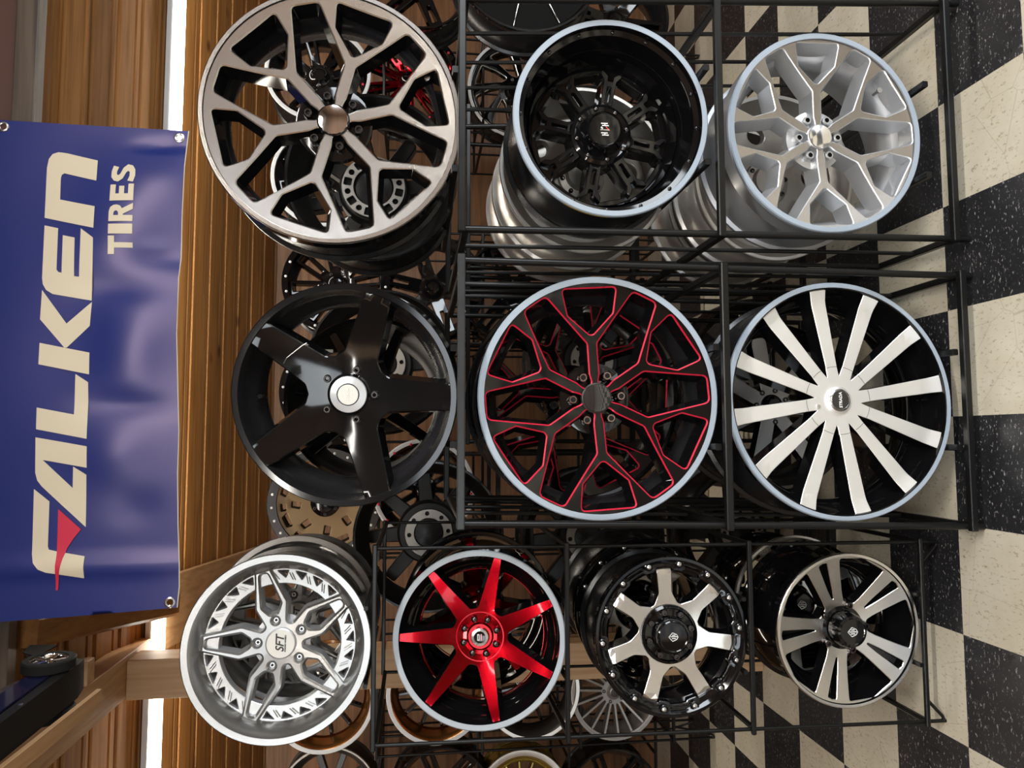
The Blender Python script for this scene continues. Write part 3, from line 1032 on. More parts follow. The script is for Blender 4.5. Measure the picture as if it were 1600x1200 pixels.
# ---- 10: five pairs of curved machined blades
def five_pair(root, R, rot, W=0.24):
    barrel(root, R, W, M['black_gloss'], M['black_gloss'], M['machined'], lipw=0.010)
    def d(x, z):
        r = math.hypot(x, z) / R
        return 0.006 + 0.036 * max(0, 1 - r / 0.95) ** 0.9
    loops = [circle(R - 0.0085, 120)]
    for k in range(5):
        a = rot + 36 + 72 * k
        big = [(.34, -.070), (.44, -.130), (.60, -.205), (.80, -.295), (.865, -.320), (.950, 0.0), (.865, .320), (.80, .295), (.60, .205), (.44, .130), (.34, .070)]
        loops.append(fillet([(*rs(p * R, s * R, a), 0.045 if i == 5 else 0.008) for i, (p, s) in enumerate(big)], 0.008, 5))
        a = rot + 72 * k
        sl = [(.40, -.010), (.55, -.030), (.90, -.060), (.915, 0), (.90, .060), (.55, .030), (.40, .010)]
        loops.append(fillet([rs(p * R, s * R, a) for p, s in sl], 0.004, 3))
    mb = MB()
    plate(mb, loops, d, 0.038, edge=0.0016, edge_d=0.0014, draft=0.004, grid=0.016, step=0.016)
    mb.build('spoke_face', [M['machined'], M['black_gloss'], M['machined']], root, (0, 0, R), angle=28)
    # black floor of the slot in each pair
    for k in range(5):
        a = rot + 72 * k
        sb = MB()
        plate(sb, [[rs(.36 * R, -.045 * R, a), rs(.92 * R, -.095 * R, a), rs(.92 * R, .095 * R, a), rs(.36 * R, .045 * R, a)]], lambda x, z: d(x, z) + 0.026, 0.008, grid=0)
        for q in (.74, .84):
            for s in (-1, 1):
                p0, p1 = rs((q - .03) * R, s * .030 * R, a), rs((q + .03) * R, s * .036 * R, a)
                sb.tube((p0[0], d(*p0) + 0.025, p0[1]), (p1[0], d(*p1) + 0.025, p1[1]), 0.0016, 6, 0)
        sb.build('slot_floor', [M['black_gloss'], M['black_gloss']], root, (0, 0, R))
    y = 0.040
    hub = MB()
    hub.lathe([(.335 * R, y + 0.02), (.325 * R, y - 0.006), (.235 * R, y - 0.010), (.222 * R, y - 0.045), (.20 * R, y - 0.056), (.17 * R, y - 0.058), (.16 * R, y - 0.0565), (0, y - 0.0575)], 56, [0, 1, 1, 1, 1, 1, 1])
    ho = hub.build('hub_shroud', [M['black_gloss'], M['black_gloss']], root, (0, 0, R))
    em = MB()
    dm = [(-.0130, 0.003), (0, .0150), (.0130, 0.003), (.0075, -.010), (0, -.0145), (-.0075, -.010)]
    yy = y - 0.0582
    for i in range(6):
        p, q = dm[i], dm[(i + 1) % 6]
        em.tube((p[0], yy, p[1]), (q[0], yy, q[1]), 0.0012, 6, 0)
    for p, q in (((-.005, -.006), (-.005, .006)), ((.0005, -.011), (.0005, .010)), ((.006, -.005), (.006, .005))):
        em.tube((p[0], yy, p[1]), (q[0], yy, q[1]), 0.0017, 6, 0)
    em.build('emblem', EMBLEM_MATS, ho)
    lugs(root, R, 5, .300 * R, y - 0.020, 0.0115, 0.02, M['lug_dark'], rot + 36, hex_=True)

w10 = start_wheel('black wheel with five pairs of curved machined blades, lowest in its rack', 0.221, (-0.554, 2.0, 0.276), -1.2, 0.1)
five_pair(w10, 0.221, 21)
w10b = place(w10, 0.221, (-0.54, 2.275, 0.276), 4, 0, 'black and machined wheel behind the one with five pairs of curved blades')

# ---- 2: deep-dish black eight-spoke with pale lip
def deep_dish(root, R, rot, W=0.27):
    D = 0.150
    barrel(root, R, W, M['black_barrel'], M['black_gloss'], M['black_gloss'], lipw=0.014,
           inner=[(.735 * R, D + 0.03), (.735 * R, D + 0.004), (.775 * R, D - 0.012), (.80 * R, D - 0.045), (.885 * R, 0.036), (.888 * R, 0.026), (.94 * R, 0.022), (.945 * R, 0.008)])
    loops = [circle(.745 * R, 96)]
    for k in range(8):
        a = rot + 22.5 + 45 * k
        loops.append(fillet([rs(.335 * R, -.055 * R, a), rs(.47 * R, -.115 * R, a), rs(.60 * R, -.175 * R, a), rs(.685 * R, -.150 * R, a), rs(.685 * R, .150 * R, a), rs(.60 * R, .175 * R, a), rs(.47 * R, .115 * R, a), rs(.335 * R, .055 * R, a)], 0.010))
    mb = MB()
    plate(mb, loops, lambda x, z: D + 0.004 - 0.010 * (1 - math.hypot(x, z) / R), 0.04, edge=0.0025, edge_d=0.002, draft=0.006, grid=0.02)
    # raised forked bars along each spoke
    for k in range(8):
        a = rot + 45 * k
        bar = [(*rs(.32 * R, -.064 * R, a), 0.002), (*rs(.60 * R, -.070 * R, a), 0.004), (*rs(.66 * R, -.115 * R, a), 0.002), (*rs(.72 * R, -.115 * R, a), 0.002), (*rs(.655 * R, -.030 * R, a), 0.002), (*rs(.60 * R, -.026 * R, a), 0.002),
               (*rs(.60 * R, .026 * R, a), 0.002), (*rs(.655 * R, .030 * R, a), 0.002), (*rs(.72 * R, .115 * R, a), 0.002), (*rs(.66 * R, .115 * R, a), 0.002), (*rs(.60 * R, .070 * R, a), 0.004), (*rs(.32 * R, .064 * R, a), 0.002)]
        slot = [rs(.37 * R, -.020 * R, a), rs(.54 * R, -.020 * R, a), rs(.54 * R, .020 * R, a), rs(.37 * R, .020 * R, a)]
        plate(mb, [fillet(bar, 0.002, 2), fillet(slot, 0.003, 2)], lambda x, z: D - 0.022, 0.022, edge=0.0018, edge_d=0.0016, draft=0.001, grid=0)
    mb.build('spoke_face', [M['black_gloss'], M['black_gloss']], root, (0, 0, R), angle=28)
    y = D - 0.02
    hub = MB()
    hub.lathe([(.335 * R, y + 0.02), (.325 * R, y - 0.006), (.29 * R, y - 0.012), (.24 * R, y - 0.008), (.20 * R, y - 0.030), (.19 * R, y - 0.048), (.175 * R, y - 0.052), (.165 * R, y - 0.048), (0, y - 0.049)], 56, 0)
    ho = hub.build('hub_shroud', M['black_gloss'], root, (0, 0, R))
    lugs(root, R, 8, .275 * R, y - 0.016, 0.007, 0.012, M['lug_dark'], rot + 22.5, hex_=False, name='hub_bolt', hole=False)
    em = MB()
    yy = y - 0.0497
    for cx in (-0.0165, 0.0105):
        em.box(cx - 0.0025, cx + 0.0005, yy - 0.001, yy, -0.011, 0.008, 0)
        em.box(cx + 0.0035, cx + 0.0065, yy - 0.001, yy, -0.008, 0.011, 0)
        em.box(cx - 0.0015, cx + 0.0055, yy - 0.001, yy, -0.0015, 0.0015, 0)
    em.box(-0.0042, -0.0012, yy - 0.001, yy, -0.013, 0.013, 4)
    em.tube((-0.0035, yy, -0.014), (0.006, yy, -0.003), 0.0013, 6, 2)
    em.tube((0.0005, yy, 0.006), (0.005, yy, 0.011), 0.0022, 6, 0)
    em.build('emblem', EMBLEM_MATS, ho)
    lugs(root, R, 16, .915 * R, 0.0195, 0.0052, 0.006, M['black_gloss'], rot + 8, hex_=True, name='lip_rivet', hole=False)
    lip_film(root, R, M['film'], w=0.0155)
    tb = MB()
    pts = []
    for i in range(9):
        a = math.radians(151 + 3.4 * i)
        for rr, yy2 in ((R + 0.0009, 0.0125), (R + 0.0009, 0.003), (R - 0.004, 0.019)):
            pts.append((rr * math.cos(a), yy2, rr * math.sin(a)))
    tb.add(pts, [(3 * i, 3 * i + 1, 3 * i + 4, 3 * i + 3) for i in range(8)] + [(3 * i + 2, 3 * i, 3 * i + 3, 3 * i + 5) for i in range(8)])
    tb.build('tape_strip', M['tape'], root, (0, 0, R), label='strip of yellow masking tape')

w2 = start_wheel('deep-dish gloss black eight-spoke wheel with pale rim film above the silver one', 0.269, (0.865, 1.85, 1.003), -2.5, -0.9)
deep_dish(w2, 0.269, -10)
# ---------------------------------------------------------------- simpler wheels for the places behind
def spoked(root, R, W, rot, N, si, so, rin, rout, face, bar, d0, d1, fil=0.008, edge=0.002, thick=0.035, hub=0.2, cap_mat=None, lug_n=6, slot=None, ring=None, bolts=0, lipw=0.012, film=None,
           inner=None, seg=72, lug_mat=None, bolt_mat=None):
    """bar: (outside, bowl, lip) of the rim; face: (front, sides, edge); spokes run from rin*R (half width si*R) to rout*R (so*R)"""
    barrel(root, R, W, bar[0], bar[1], bar[2], lipw=lipw, seg=seg, inner=inner)
    def d(x, z):
        r = math.hypot(x, z) / R
        return d0 + (d1 - d0) * max(0.0, min(1.0, (r - rin) / (rout - rin)))
    out, loops = [], []
    for k in range(N):
        a = rot + 360 / N * k
        out += [rs(rin * R, -si * R, a), rs(rout * R, -so * R, a), rs(rout * R, so * R, a), rs(rin * R, si * R, a)]
        if slot:
            (a0, w0, a1, w1) = slot
            loops.append(fillet([rs(a0 * R, -w0 * R, a), rs(a1 * R, -w1 * R, a), rs(a1 * R, w1 * R, a), rs(a0 * R, w0 * R, a)], 0.004, 3))
    mb = MB()
    plate(mb, [fillet(out, fil, 3)] + loops, d, thick, edge=edge, edge_d=edge * 0.8, draft=0.003, grid=0.03, step=0.03)
    mb.build('spoke_face', list(face), root, (0, 0, R), angle=28)
    if ring:
        (r0, y0, mr) = ring
        rb = MB()
        rb.lathe([(R - 0.004, y0 + 0.012), (R - 0.004, y0), (r0 * R, y0 + 0.002), (r0 * R, y0 + 0.016)], seg, 0, closed=True)
        rb.build('beadlock_ring', mr, root, (0, 0, R))
    if bolts:
        lugs(root, R, bolts, .925 * R, -0.002 + (ring[1] if ring else 0.0), 0.0065, 0.007, bolt_mat or M['bolt'], rot + 5, hex_=False, name='ring_bolt', hole=False)
    cap(root, R, [(hub * R, d0 + 0.03), (hub * R, d0 - 0.004), (hub * 0.8 * R, d0 - 0.008), (hub * 0.55 * R, d0 - 0.022), (0, d0 - 0.024)], [face[1], cap_mat or face[1]], [0, 0, 0, 1], seg=32)
    if lug_n:
        lugs(root, R, lug_n, (hub + 0.055) * R, d0 - 0.006, 0.0085, 0.016, lug_mat or M['lug_dark'], rot + 180 / N, hex_=False, mat2=M['black_mark'])
    if film:
        lip_film(root, R, film, w=0.012, seg=seg)

def back_pad(root, R, W, rot, pad, N=8, dark=None, holes=True):
    """a wheel seen from its inner side: open barrel, dark spoke backs and the bright mounting pad"""
    dark = dark or M['black_matt']
    barrel(root, R, W, M['black_barrel'], dark, M['black_barrel'], lipw=0.010, seg=72, inner=[(R - 0.045, 0.07), (R - 0.022, 0.04)])
    D = W - 0.075
    out = []
    for k in range(N):
        a = rot + 360 / N * k
        out += [rs(.40 * R, -.10 * R, a), rs(.84 * R, -.085 * R, a), rs(.84 * R, .085 * R, a), rs(.40 * R, .10 * R, a)]
    mb = MB()
    plate(mb, [fillet(out, 0.012, 3)], lambda x, z: D + 0.02 * (math.hypot(x, z) / R), 0.045, edge=0.003, edge_d=0.003, grid=0.04, step=0.04)
    mb.lathe([(.44 * R, D + 0.02), (.43 * R, D - 0.02), (.40 * R, D - 0.03), (0.0, D - 0.03)], 40, 0)
    mb.build('spoke_back', [dark, dark], root, (0, 0, R))
    loops = [circle(0.096, 60), circle(0.060, 40)]
    hb = []
    for k in range(8):
        a = rot + 45 * k
        loops.append(circle(0.0085, 14, pol(0.079, a)))
        if k % 1 == 0:
            loops.append(fillet([pol(0.068, a + 13), pol(0.091, a + 15), pol(0.091, a + 30), pol(0.068, a + 32)], 0.004, 2))
    if not holes:
        loops = loops[:2] + [l for i, l in enumerate(loops[2:]) if i % 2 == 0]
    mb = MB()
    plate(mb, loops, lambda x, z: D - 0.052, 0.022, edge=0.001, edge_d=0.001, grid=0)
    mb.build('mounting_pad', [pad, M['gun']], root, (0, 0, R), label='bare metal mounting ring')
    cap(root, R, [(0.058, D - 0.03), (0.056, D - 0.040), (0.03, D - 0.044), (0, D - 0.045)], [M['black_barrel']], 0, seg=32, name='centre_bore_cap')

def plain_alloy(root, R, W, rot, mat, matb):
    barrel(root, R, W, mat, matb, mat, lipw=0.012, inner=[(R - 0.060, 0.10), (R - 0.05, 0.05), (R - 0.03, 0.03)], mid_drop=0.055)
    loops = [circle(R - 0.045, 80)]
    for k in range(8):
        loops.append(circle(0.030, 24, pol(.60 * R, rot + 45 * k)))
    mb = MB()
    plate(mb, loops, lambda x, z: 0.085 - 0.03 * (1 - math.hypot(x, z) / R), 0.02, edge=0.003, edge_d=0.002, draft=0.004, grid=0.03)
    mb.build('disc_face', [matb, matb], root, (0, 0, R))
    cap(root, R, [(.30 * R, 0.07), (.27 * R, 0.055), (.20 * R, 0.05), (.18 * R, 0.03), (0, 0.028)], [matb], 0, seg=40, name='hub')
    lugs(root, R, 8, .235 * R, 0.048, 0.008, 0.01, M['lug_dark'], rot, hex_=False, mat2=M['black_mark'])
    for a in (rot + 205, rot + 250):
        q = math.radians(a)
    vb = MB()
    vb.lathe([(0, 0), (0.008, 0), (0.008, 0.012), (0.005, 0.03), (0, 0.03)], 12, 0)
    q = math.radians(rot + 200)
    vb.build('valve_stem', [M['rubber']], root, ((R - 0.047) * math.cos(q), 0.07, R + (R - 0.047) * math.sin(q)))

def sw(label, R, centre, yaw=0, tilt=0, group=None):
    return start_wheel(label, R, centre, yaw, tilt, group)

# second wheels standing deeper in the front stands
p = at_y(585, 300, 2.25)
w1b = sw('backward black wheel with bare metal mounting ring, behind the large silver and black one', 0.25, (p.x, 2.11, p.z), 0, 0)
back_pad(w1b, 0.25, 0.22, 12, M['steel'])
p1 = sw('polished aluminium wheel seen edge-on behind the deep-dish black one', 0.272, (0.845, 2.175, 1.0), 2, 0)
plain_alloy(p1, 0.272, 0.21, 10, M['polished'], M['steel'])
p2 = place(p1, 0.272, (0.845, 2.17, 0.372), -3, 0, 'polished aluminium wheel on the bottom rails behind the silver one with a mirror cap')
p3 = place(p1, 0.272, (0.85, 2.415, 1.0), 0, 0, 'bare aluminium wheel hindmost in the bay of the deep-dish black one')
p3b = place(p1, 0.272, (0.845, 2.415, 0.372), 0, 0, 'bare aluminium wheel hindmost on the bottom rails of the right-hand rack')
p = at_y(1203, 634, 2.16)
w6b = sw('black wheel with silver rounded spokes, seen through the twelve-spoke one', 0.26, (p.x, 2.12, p.z), 3, 0)
spoked(w6b, 0.26, 0.22, 10, 7, .085, .098, .20, .84, (M['silver'], M['black_gloss'], M['silver']), (M['black_barrel'], M['black_barrel'], M['black_gloss']), 0.03, 0.02, fil=0.02, hub=.14, cap_mat=M['gun'], lug_n=7)
w7b = place(w7, 0.241, (-0.53, 2.272, 1.876), 6, 0, 'brushed silver wheel standing behind the deep-lip one on top of the left rack')
w4b = sw('black wheel with slim spokes behind the gloss black five-spoke one', 0.25, (0.12, 2.2, 1.66), 4, 0)
spoked(w4b, 0.25, 0.22, 30, 7, .07, .05, .25, .93, (M['black_gloss'], M['black_gloss'], M['black_gloss']), (M['black_barrel'], M['black_matt'], M['black_gloss']), 0.05, 0.02, hub=.16)

mb = MB()
cc = at_y(506, 556, 2.2)
mb.box(-0.020, 0.020, -0.0006, 0.0006, -0.026, 0.026)
mb.build('card_tag', M['white_mark'], w4b, (cc.x - w4b.location.x, -0.004, cc.z - w4b.location.z), label='small blank white card')
# second line of stands: big dark wheels facing away
MIDG = None
pads = [(670, 833, 3.0, 0.295, 'big backward black wheel with drilled metal ring, between the candy red and five-spoke wheels'),
        (598, 566, 3.0, 0.285, 'black wheel turned backwards seen through the upper spokes of the five-spoke black one'),
        (920, 838, 3.0, 0.295, 'black wheel turned backwards below the red-edged Y-spoke one'),
        (1160, 832, 3.0, 0.295, 'black wheel turned backwards near the floor behind the middle and left racks'),
        (925, 560, 3.0, 0.285, 'black wheel turned backwards seen through the red-edged Y-spoke one'),
        (1165, 575, 3.0, 0.285, 'black wheel turned backwards deep behind the twelve-spoke one'),
        (905, 310, 3.0, 0.285, 'black wheel turned backwards behind the polished aluminium ones')]
proto = None
for i, (px, py, Y, R, lab) in enumerate(pads):
    c = at_y(px, py, Y)
    if i == 0:
        proto = sw(lab, 0.295, (c.x, Y - 0.10, c.z), 0, 0)
        back_pad(proto, 0.295, 0.23, 5, M['steel'], holes=False)
    else:
        o = place(proto, 0.295, (c.x, Y - 0.10, c.z), (-4, 3, 2, -3, 5, -2, 3)[i], 0, lab)
        if R < 0.29:
            o.scale = (R / 0.295,) * 3
            o.location = Vector((c.x, Y - 0.10, c.z - R))

# third line against the wall: shop wheels facing the photographer
def far(design, items):
    first = None
    for (px, py, Y, lab, yaw) in items:
        R = design[1]
        c = at_y(px, py, Y)
        if first is None:
            first = sw(lab, R, c, yaw, 0)
            design[0](first, R)
        else:
            place(first, R, c, yaw, 0, lab)
    return first

BL = (M['black_barrel'], M['black_barrel'], M['black_gloss'])
def d_mill(root, R):
    spoked(root, R, 0.22, 8, 8, .10, .15, .24, .86, (M['black_gloss'], M['black_gloss'], M['machined']), (M['black_barrel'], M['black_barrel'], M['black_gloss']), 0.05, 0.02, edge=0.0055, hub=.17, slot=(.36, .035, .80, .075),
           ring=(.885, 0.0, M['black_gloss']), bolts=20, bolt_mat=M['white_mark'])
def d_red(root, R):
    spoked(root, R, 0.22, 0, 10, .075, .10, .26, .86, (M['candy'], M['black_gloss'], M['machined']), BL, 0.045, 0.015, edge=0.003, hub=.18, slot=(.42, .018, .82, .05), ring=(.885, 0.0, M['black_gloss']), bolts=18, bolt_mat=M['red_ink'])
def d_silverface(root, R):
    spoked(root, R, 0.22, 14, 8, .085, .12, .26, .86, (M['black_gloss'], M['black_gloss'], M['machined']), (M['black_barrel'], M['black_barrel'], M['film_white']), 0.05, 0.02, edge=0.005, hub=.2, slot=(.46, .022, .80, .06), film=None, ring=(.93, 0.0, M['film_white']), bolts=0)
def d_tan(root, R):
    barrel(root, R, 0.2, M['black_barrel'], M['black_matt'], M['black_barrel'], seg=72)
    loops = [circle(.84 * R, 80)]
    for k in range(8):
        a = 45 * k + 6
        loops.append(fillet([rs(.40 * R, -.055 * R, a), rs(.58 * R, -.10 * R, a), rs(.60 * R, .02 * R, a), rs(.45 * R, .07 * R, a)], 0.008))
        loops.append(fillet([rs(.66 * R, -.15 * R, a + 20), rs(.79 * R, -.10 * R, a + 20), rs(.79 * R, .10 * R, a + 20), rs(.68 * R, .13 * R, a + 20)], 0.008))
        loops.append(fillet([rs(.68 * R, -.06 * R, a), rs(.78 * R, -.075 * R, a), rs(.78 * R, .075 * R, a), rs(.68 * R, .06 * R, a)], 0.006))
    mb = MB()
    plate(mb, loops, lambda x, z: 0.012 + 0.03 * (1 - math.hypot(x, z) / R), 0.03, edge=0.0015, edge_d=0.001, draft=0.004, grid=0.03)
    mb.build('mesh_face', [M['tan'], M['black_matt']], root, (0, 0, R))
    rb = MB()
    rb.lathe([(R - 0.003, 0.012), (R - 0.003, 0.0), (.84 * R, 0.002), (.84 * R, 0.02)], 72, 0, closed=True)
    rb.build('beadlock_ring', M['gun'], root, (0, 0, R))
    lugs(root, R, 24, .915 * R, -0.002, 0.0065, 0.007, M['white_mark'], 4, hex_=False, name='ring_bolt', hole=False)
    cap(root, R, [(.27 * R, 0.06), (.26 * R, 0.030), (.18 * R, 0.026), (.16 * R, 0.01), (0, 0.008)], [M['black_gloss']], 0, seg=36)
    lugs(root, R, 6, .21 * R, 0.022, 0.008, 0.012, M['gun'], 0, hex_=False, mat2=M['black_mark'])
def d_twist(root, R):
    barrel(root, R, 0.22, M['black_barrel'], M['black_gloss'], M['film_white'], seg=72)
    loops = [circle(.90 * R, 80)]
    for k in range(8):
        a = 45 * k
        loops.append(fillet([pol(.30 * R, a - 14), pol(.55 * R, a + 2), pol(.84 * R, a + 12), pol(.85 * R, a + 40), pol(.60 * R, a + 32), pol(.34 * R, a + 12)], 0.012))
    mb = MB()
    plate(mb, loops, lambda x, z: 0.02 + 0.04 * (1 - math.hypot(x, z) / R), 0.03, edge=0.0045, edge_d=0.003, draft=0.004, grid=0.03, m_edge=2)
    mb.build('spoke_face', [M['black_gloss'], M['black_gloss'], M['machined']], root, (0, 0, R))
    rb = MB()
    rb.lathe([(R - 0.001, 0.006), (R - 0.001, -0.001), (.945 * R, 0.0), (.945 * R, 0.008)], 72, 0, closed=True)
    rb.build('lip_ring', M['film_white'], root, (0, 0, R))
    cap(root, R, [(.22 * R, 0.08), (.2 * R, 0.045), (.14 * R, 0.03), (0, 0.028)], [M['black_gloss']], 0, seg=36)
    lugs(root, R, 6, .25 * R, 0.045, 0.0085, 0.012, M['bolt'], 12, hex_=False)
def d_bronze(root, R):
    spoked(root, R, 0.2, 9, 12, .028, .026, .24, .80, (M['black_gloss'], M['black_gloss'], M['black_gloss']), (M['bronze'], M['bronze'], M['film_white']), 0.10, 0.11, hub=.2, lipw=0.02, inner=[(R - 0.052, 0.115), (R - 0.046, 0.08), (R - 0.035, 0.04), (R - 0.03, 0.012)])
def d_chromelip(root, R):
    spoked(root, R, 0.2, 3, 11, .030, .026, .24, .80, (M['black_gloss'], M['black_gloss'], M['black_gloss']), (M['black_barrel'], M['gun'], M['polished']), 0.10, 0.11, hub=.2, lipw=0.018, inner=[(R - 0.052, 0.115), (R - 0.046, 0.08), (R - 0.035, 0.04), (R - 0.028, 0.012)], lug_mat=M['bolt'])
def d_gold(root, R):
    spoked(root, R, 0.2, 3, 14, .024, .022, .24, .72, (M['gold'], M['gold'], M['gold']), (M['gold'], M['gold'], M['polished']), 0.07, 0.08, hub=.18, lipw=0.03, inner=[(R - 0.075, 0.09), (R - 0.066, 0.03), (R - 0.05, 0.012)])
def d_fine(root, R):
    spoked(root, R, 0.2, 4, 18, .026, .024, .27, .93, (M['grey'], M['grey'], M['grey']), (M['black_barrel'], M['grey'], M['grey']), 0.035, 0.012, fil=0.004, edge=0.001, hub=.17, cap_mat=M['gun'], lug_n=5, ring=(.90, 0.002, M['grey']))
def d_black(root, R):
    spoked(root, R, 0.22, 20, 6, .13, .12, .26, .93, (M['black_gloss'], M['black_gloss'], M['gun']), BL, 0.06, 0.02, edge=0.003, hub=.2, slot=(.48, .03, .85, .05))
def d_greyback(root, R):
    spoked(root, R, 0.22, 20, 9, .06, .06, .26, .90, (M['gun'], M['gun'], M['gun']), (M['gun'], M['gun'], M['steel']), 0.12, 0.13, hub=.22, lipw=0.01)
def d_redlip(root, R):
    spoked(root, R, 0.2, 12, 10, .055, .06, .24, .86, (M['black_gloss'], M['black_gloss'], M['machined']), (M['black_barrel'], M['black_gloss'], M['film_white']), 0.05, 0.02, edge=0.004, hub=.18, ring=(.92, 0.0, M['film_white']), bolts=16, bolt_mat=M['red_ink'])

YF = 3.62
far((d_mill, 0.262), [(525, 440, YF, 'black wheel with bright milled split spokes by the wall, between two large top wheels', 4), (522, 612, YF, 'black wheel with bright milled split spokes seen through the five-spoke black one', -3)])
far((d_tan, 0.27), [(507, 787, YF, 'tan mesh-face wheel with a black bolted ring, top row by the wall', -6)])
far((d_silverface, 0.262), [(497, 112, YF, 'black split-spoke wheel with milled edges seen through the large silver and black one', 5), (505, 275, YF + 0.1, 'black and machined split-spoke wheel seen below the mirror cap of the large wheel', 0)])
far((d_red, 0.262), [(640, 118, YF, 'red split-spoke wheel with milled edges seen through the large silver and black one', 3)])
far((d_twist, 0.25), [(806, 138, YF, 'black curved-spoke wheel with a thin pale lip, beside the deep-dish black one', -8)])
far((d_black, 0.262), [(655, -38, YF - 0.3, 'black wheel at the top edge of the photo above the large silver and black one', 0), (677, 447, YF, 'black open-spoke wheel in the gap between the racks, by the wall', 0), (690, 1250, 3.9, 'black open-spoke wheel at the bottom edge of the photo beside the gold one', 0),
                       (960, 1252, 3.9, 'black open-spoke wheel near the floor below the grey fine-spoke one', 4), (965, 22, 3.3, 'black wheel above the deep-dish one, low by the wall', 0), (800, 455, YF, 'black open-spoke wheel behind the upper rods of the middle rack', 3)])
far((d_redlip, 0.25), [(663, 765, YF, 'black wheel with pale, red-flecked lip, behind the lower edge of the five-spoke one', 0)])
far((d_bronze, 0.24), [(505, 1095, YF, 'bronze-lipped wheel with slim black spokes below the silver deep-lip one', 4), (682, 1083, YF, 'bronze-lipped wheel with slim black spokes beside the red seven-spoke one', 4)])
far((d_chromelip, 0.238), [(832, 1078, YF, 'slim black spokes in a polished lip, low behind the red seven-spoke wheel', 4)])
far((d_fine, 0.225), [(962, 1084, YF, 'grey wheel with many fine spokes, below the bolted black one', 2)])
far((d_gold, 0.25), [(818, 1252, 3.9, 'gold wheel with a polished lip at the bottom edge of the photo', 6)])
far((d_greyback, 0.25), [(512, 1250, 3.9, 'dull grey wheel at the bottom edge of the photo, lowest of the far rack', 6)])
bigdark = sw('big black wheel with slim bright ribs at the top edge of the photo', 0.30, at_y(825, -62, 2.75), 0, 0)
spoked(bigdark, 0.30, 0.2, 8, 9, .022, .004, .2, .93, (M['machined_soft'], M['flat_black'], M['machined_soft']), BL, 0.012, 0.012, hub=.17, thick=0.012)
bb = MB()
bb.lathe([(.93 * 0.30, 0.03), (.92 * 0.30, 0.022), (0.0, 0.022), (0.0, 0.034), (.92 * 0.30, 0.034)], 64, 0, closed=True)
bb.build('backing_disc', M['flat_black'], bigdark, (0, 0, 0.30))

# ---------------------------------------------------------------- steel stands
def rack(label, x0t, x1t, x0b, x1b, y0, y1, levels, half, post_r, rails, rods=(), foot=False, group=None, rod_r=0.006, mat=None, worn=False, bars=True):
    """levels: bar heights from the top; rails: (centre x, half spacing, top heights)"""
    ztop = levels[0]
    m = mat or M['rack']
    r = empty('wheel_rack', ((x0t + x1t) / 2, y0, 0.0))
    tag(r, label, 'wheel rack', group)
    ox, oy = r.location.x, r.location.y
    def part(name, fn, mt=m):
        mb = MB(); fn(mb)
        return mb.build(name, mt, r, (-ox, -oy, 0))
    def X0(z): return x0b + (x0t - x0b) * z / ztop
    def X1(z): return x1b + (x1t - x1b) * z / ztop
    for Xf in (X0, X1):
        for y in (y0, y1):
            part('post', lambda mb: mb.tube((Xf(0), y, 0.0), (Xf(ztop), y, ztop + half), post_r, 12))
    for k, z in enumerate(levels):
        yf = y0 - post_r - half * 0.6
        part('crossbar', lambda mb: mb.box(X0(z) - 0.012, X1(z) + 0.012, yf - half, yf + half, z - half, z + half, b=0.0025), M['rack_worn'] if (worn and k == 0) else m)
        part('crossbar', lambda mb: mb.box(X0(z) - 0.008, X1(z) + 0.008, y1 - half, y1 + half, z - half, z + half, b=0.0025))
        if bars:
            for Xf in (X0, X1):
                part('depth_bar', lambda mb: mb.tube((Xf(z), y0, z - half), (Xf(z), y1, z - half), half, square=True))
    for (cx, hs, zt) in rails:
        for s in (-1, 1):
            part('wheel_rail', lambda mb: mb.tube((cx + s * hs, y0 - 0.004, zt - half), (cx + s * hs, y1, zt - half), half * 0.9, square=True))
    for y in rods:
        for Xf in (X0, X1):
            part('side_rod', lambda mb: mb.tube((Xf(levels[-1]), y, levels[-1]), (Xf(ztop), y, ztop), rod_r, 8))
    if foot:
        for Xf, s in ((X0, 1), (X1, -1)):
            part('foot', lambda mb: mb.path([(Xf(0), y0, levels[-1]), (Xf(0), y0, 0.012), (Xf(0) + s * 0.006, y0, 0.006), (Xf(0) + s * 0.014, y0, 0.010), (Xf(0) + s * 0.065, y0, levels[-1] - 0.004)], post_r * 0.95, 8))
    return r

def rail_z(cz, R, hs): return cz - math.sqrt(R * R - hs * hs) - 0.002

rack('black steel rack holding the silver Y-spoke and the deep-dish black wheels', 0.529, 1.135, 0.551, 1.235, 1.80, 2.58, [1.412, 0.7285, 0.054], 0.0095, 0.0095,
     [(0.815, .13, rail_z(1.738, 0.325, .13)), (0.865, .13, rail_z(1.003, 0.269, .13)), (0.859, .13, rail_z(0.384, 0.288, .13))], rods=(1.96, 2.12, 2.28, 2.44), worn=False)
rack('black steel rack holding the red-edged and the twelve-spoke wheels', -0.208, 0.449, -0.238, 0.447, 1.80, 2.62, [1.4125, 0.7265, 0.0435], 0.0095, 0.0095,
     [(0.106, .12, rail_z(1.692, 0.278, .12)), (0.108, .13, rail_z(1.048, 0.318, .13)), (0.104, .13, rail_z(0.373, 0.326, .13) )], rods=(2.08, 2.26, 2.44), worn=True)
rack('slim black rack of four levels with bent feet, holding the red seven-spoke wheel', -0.794, -0.289, -0.813, -0.304, 1.98, 2.58, [1.6265, 1.112, 0.588, 0.063], 0.0062, 0.0052,
     [(-0.543, .10, rail_z(1.876, 0.241, .10)), (-0.544, .10, rail_z(1.335, 0.236, .10)), (-0.551, .10, rail_z(0.807, 0.219, .10)), (-0.554, .10, rail_z(0.276, 0.221, .10))], foot=True)
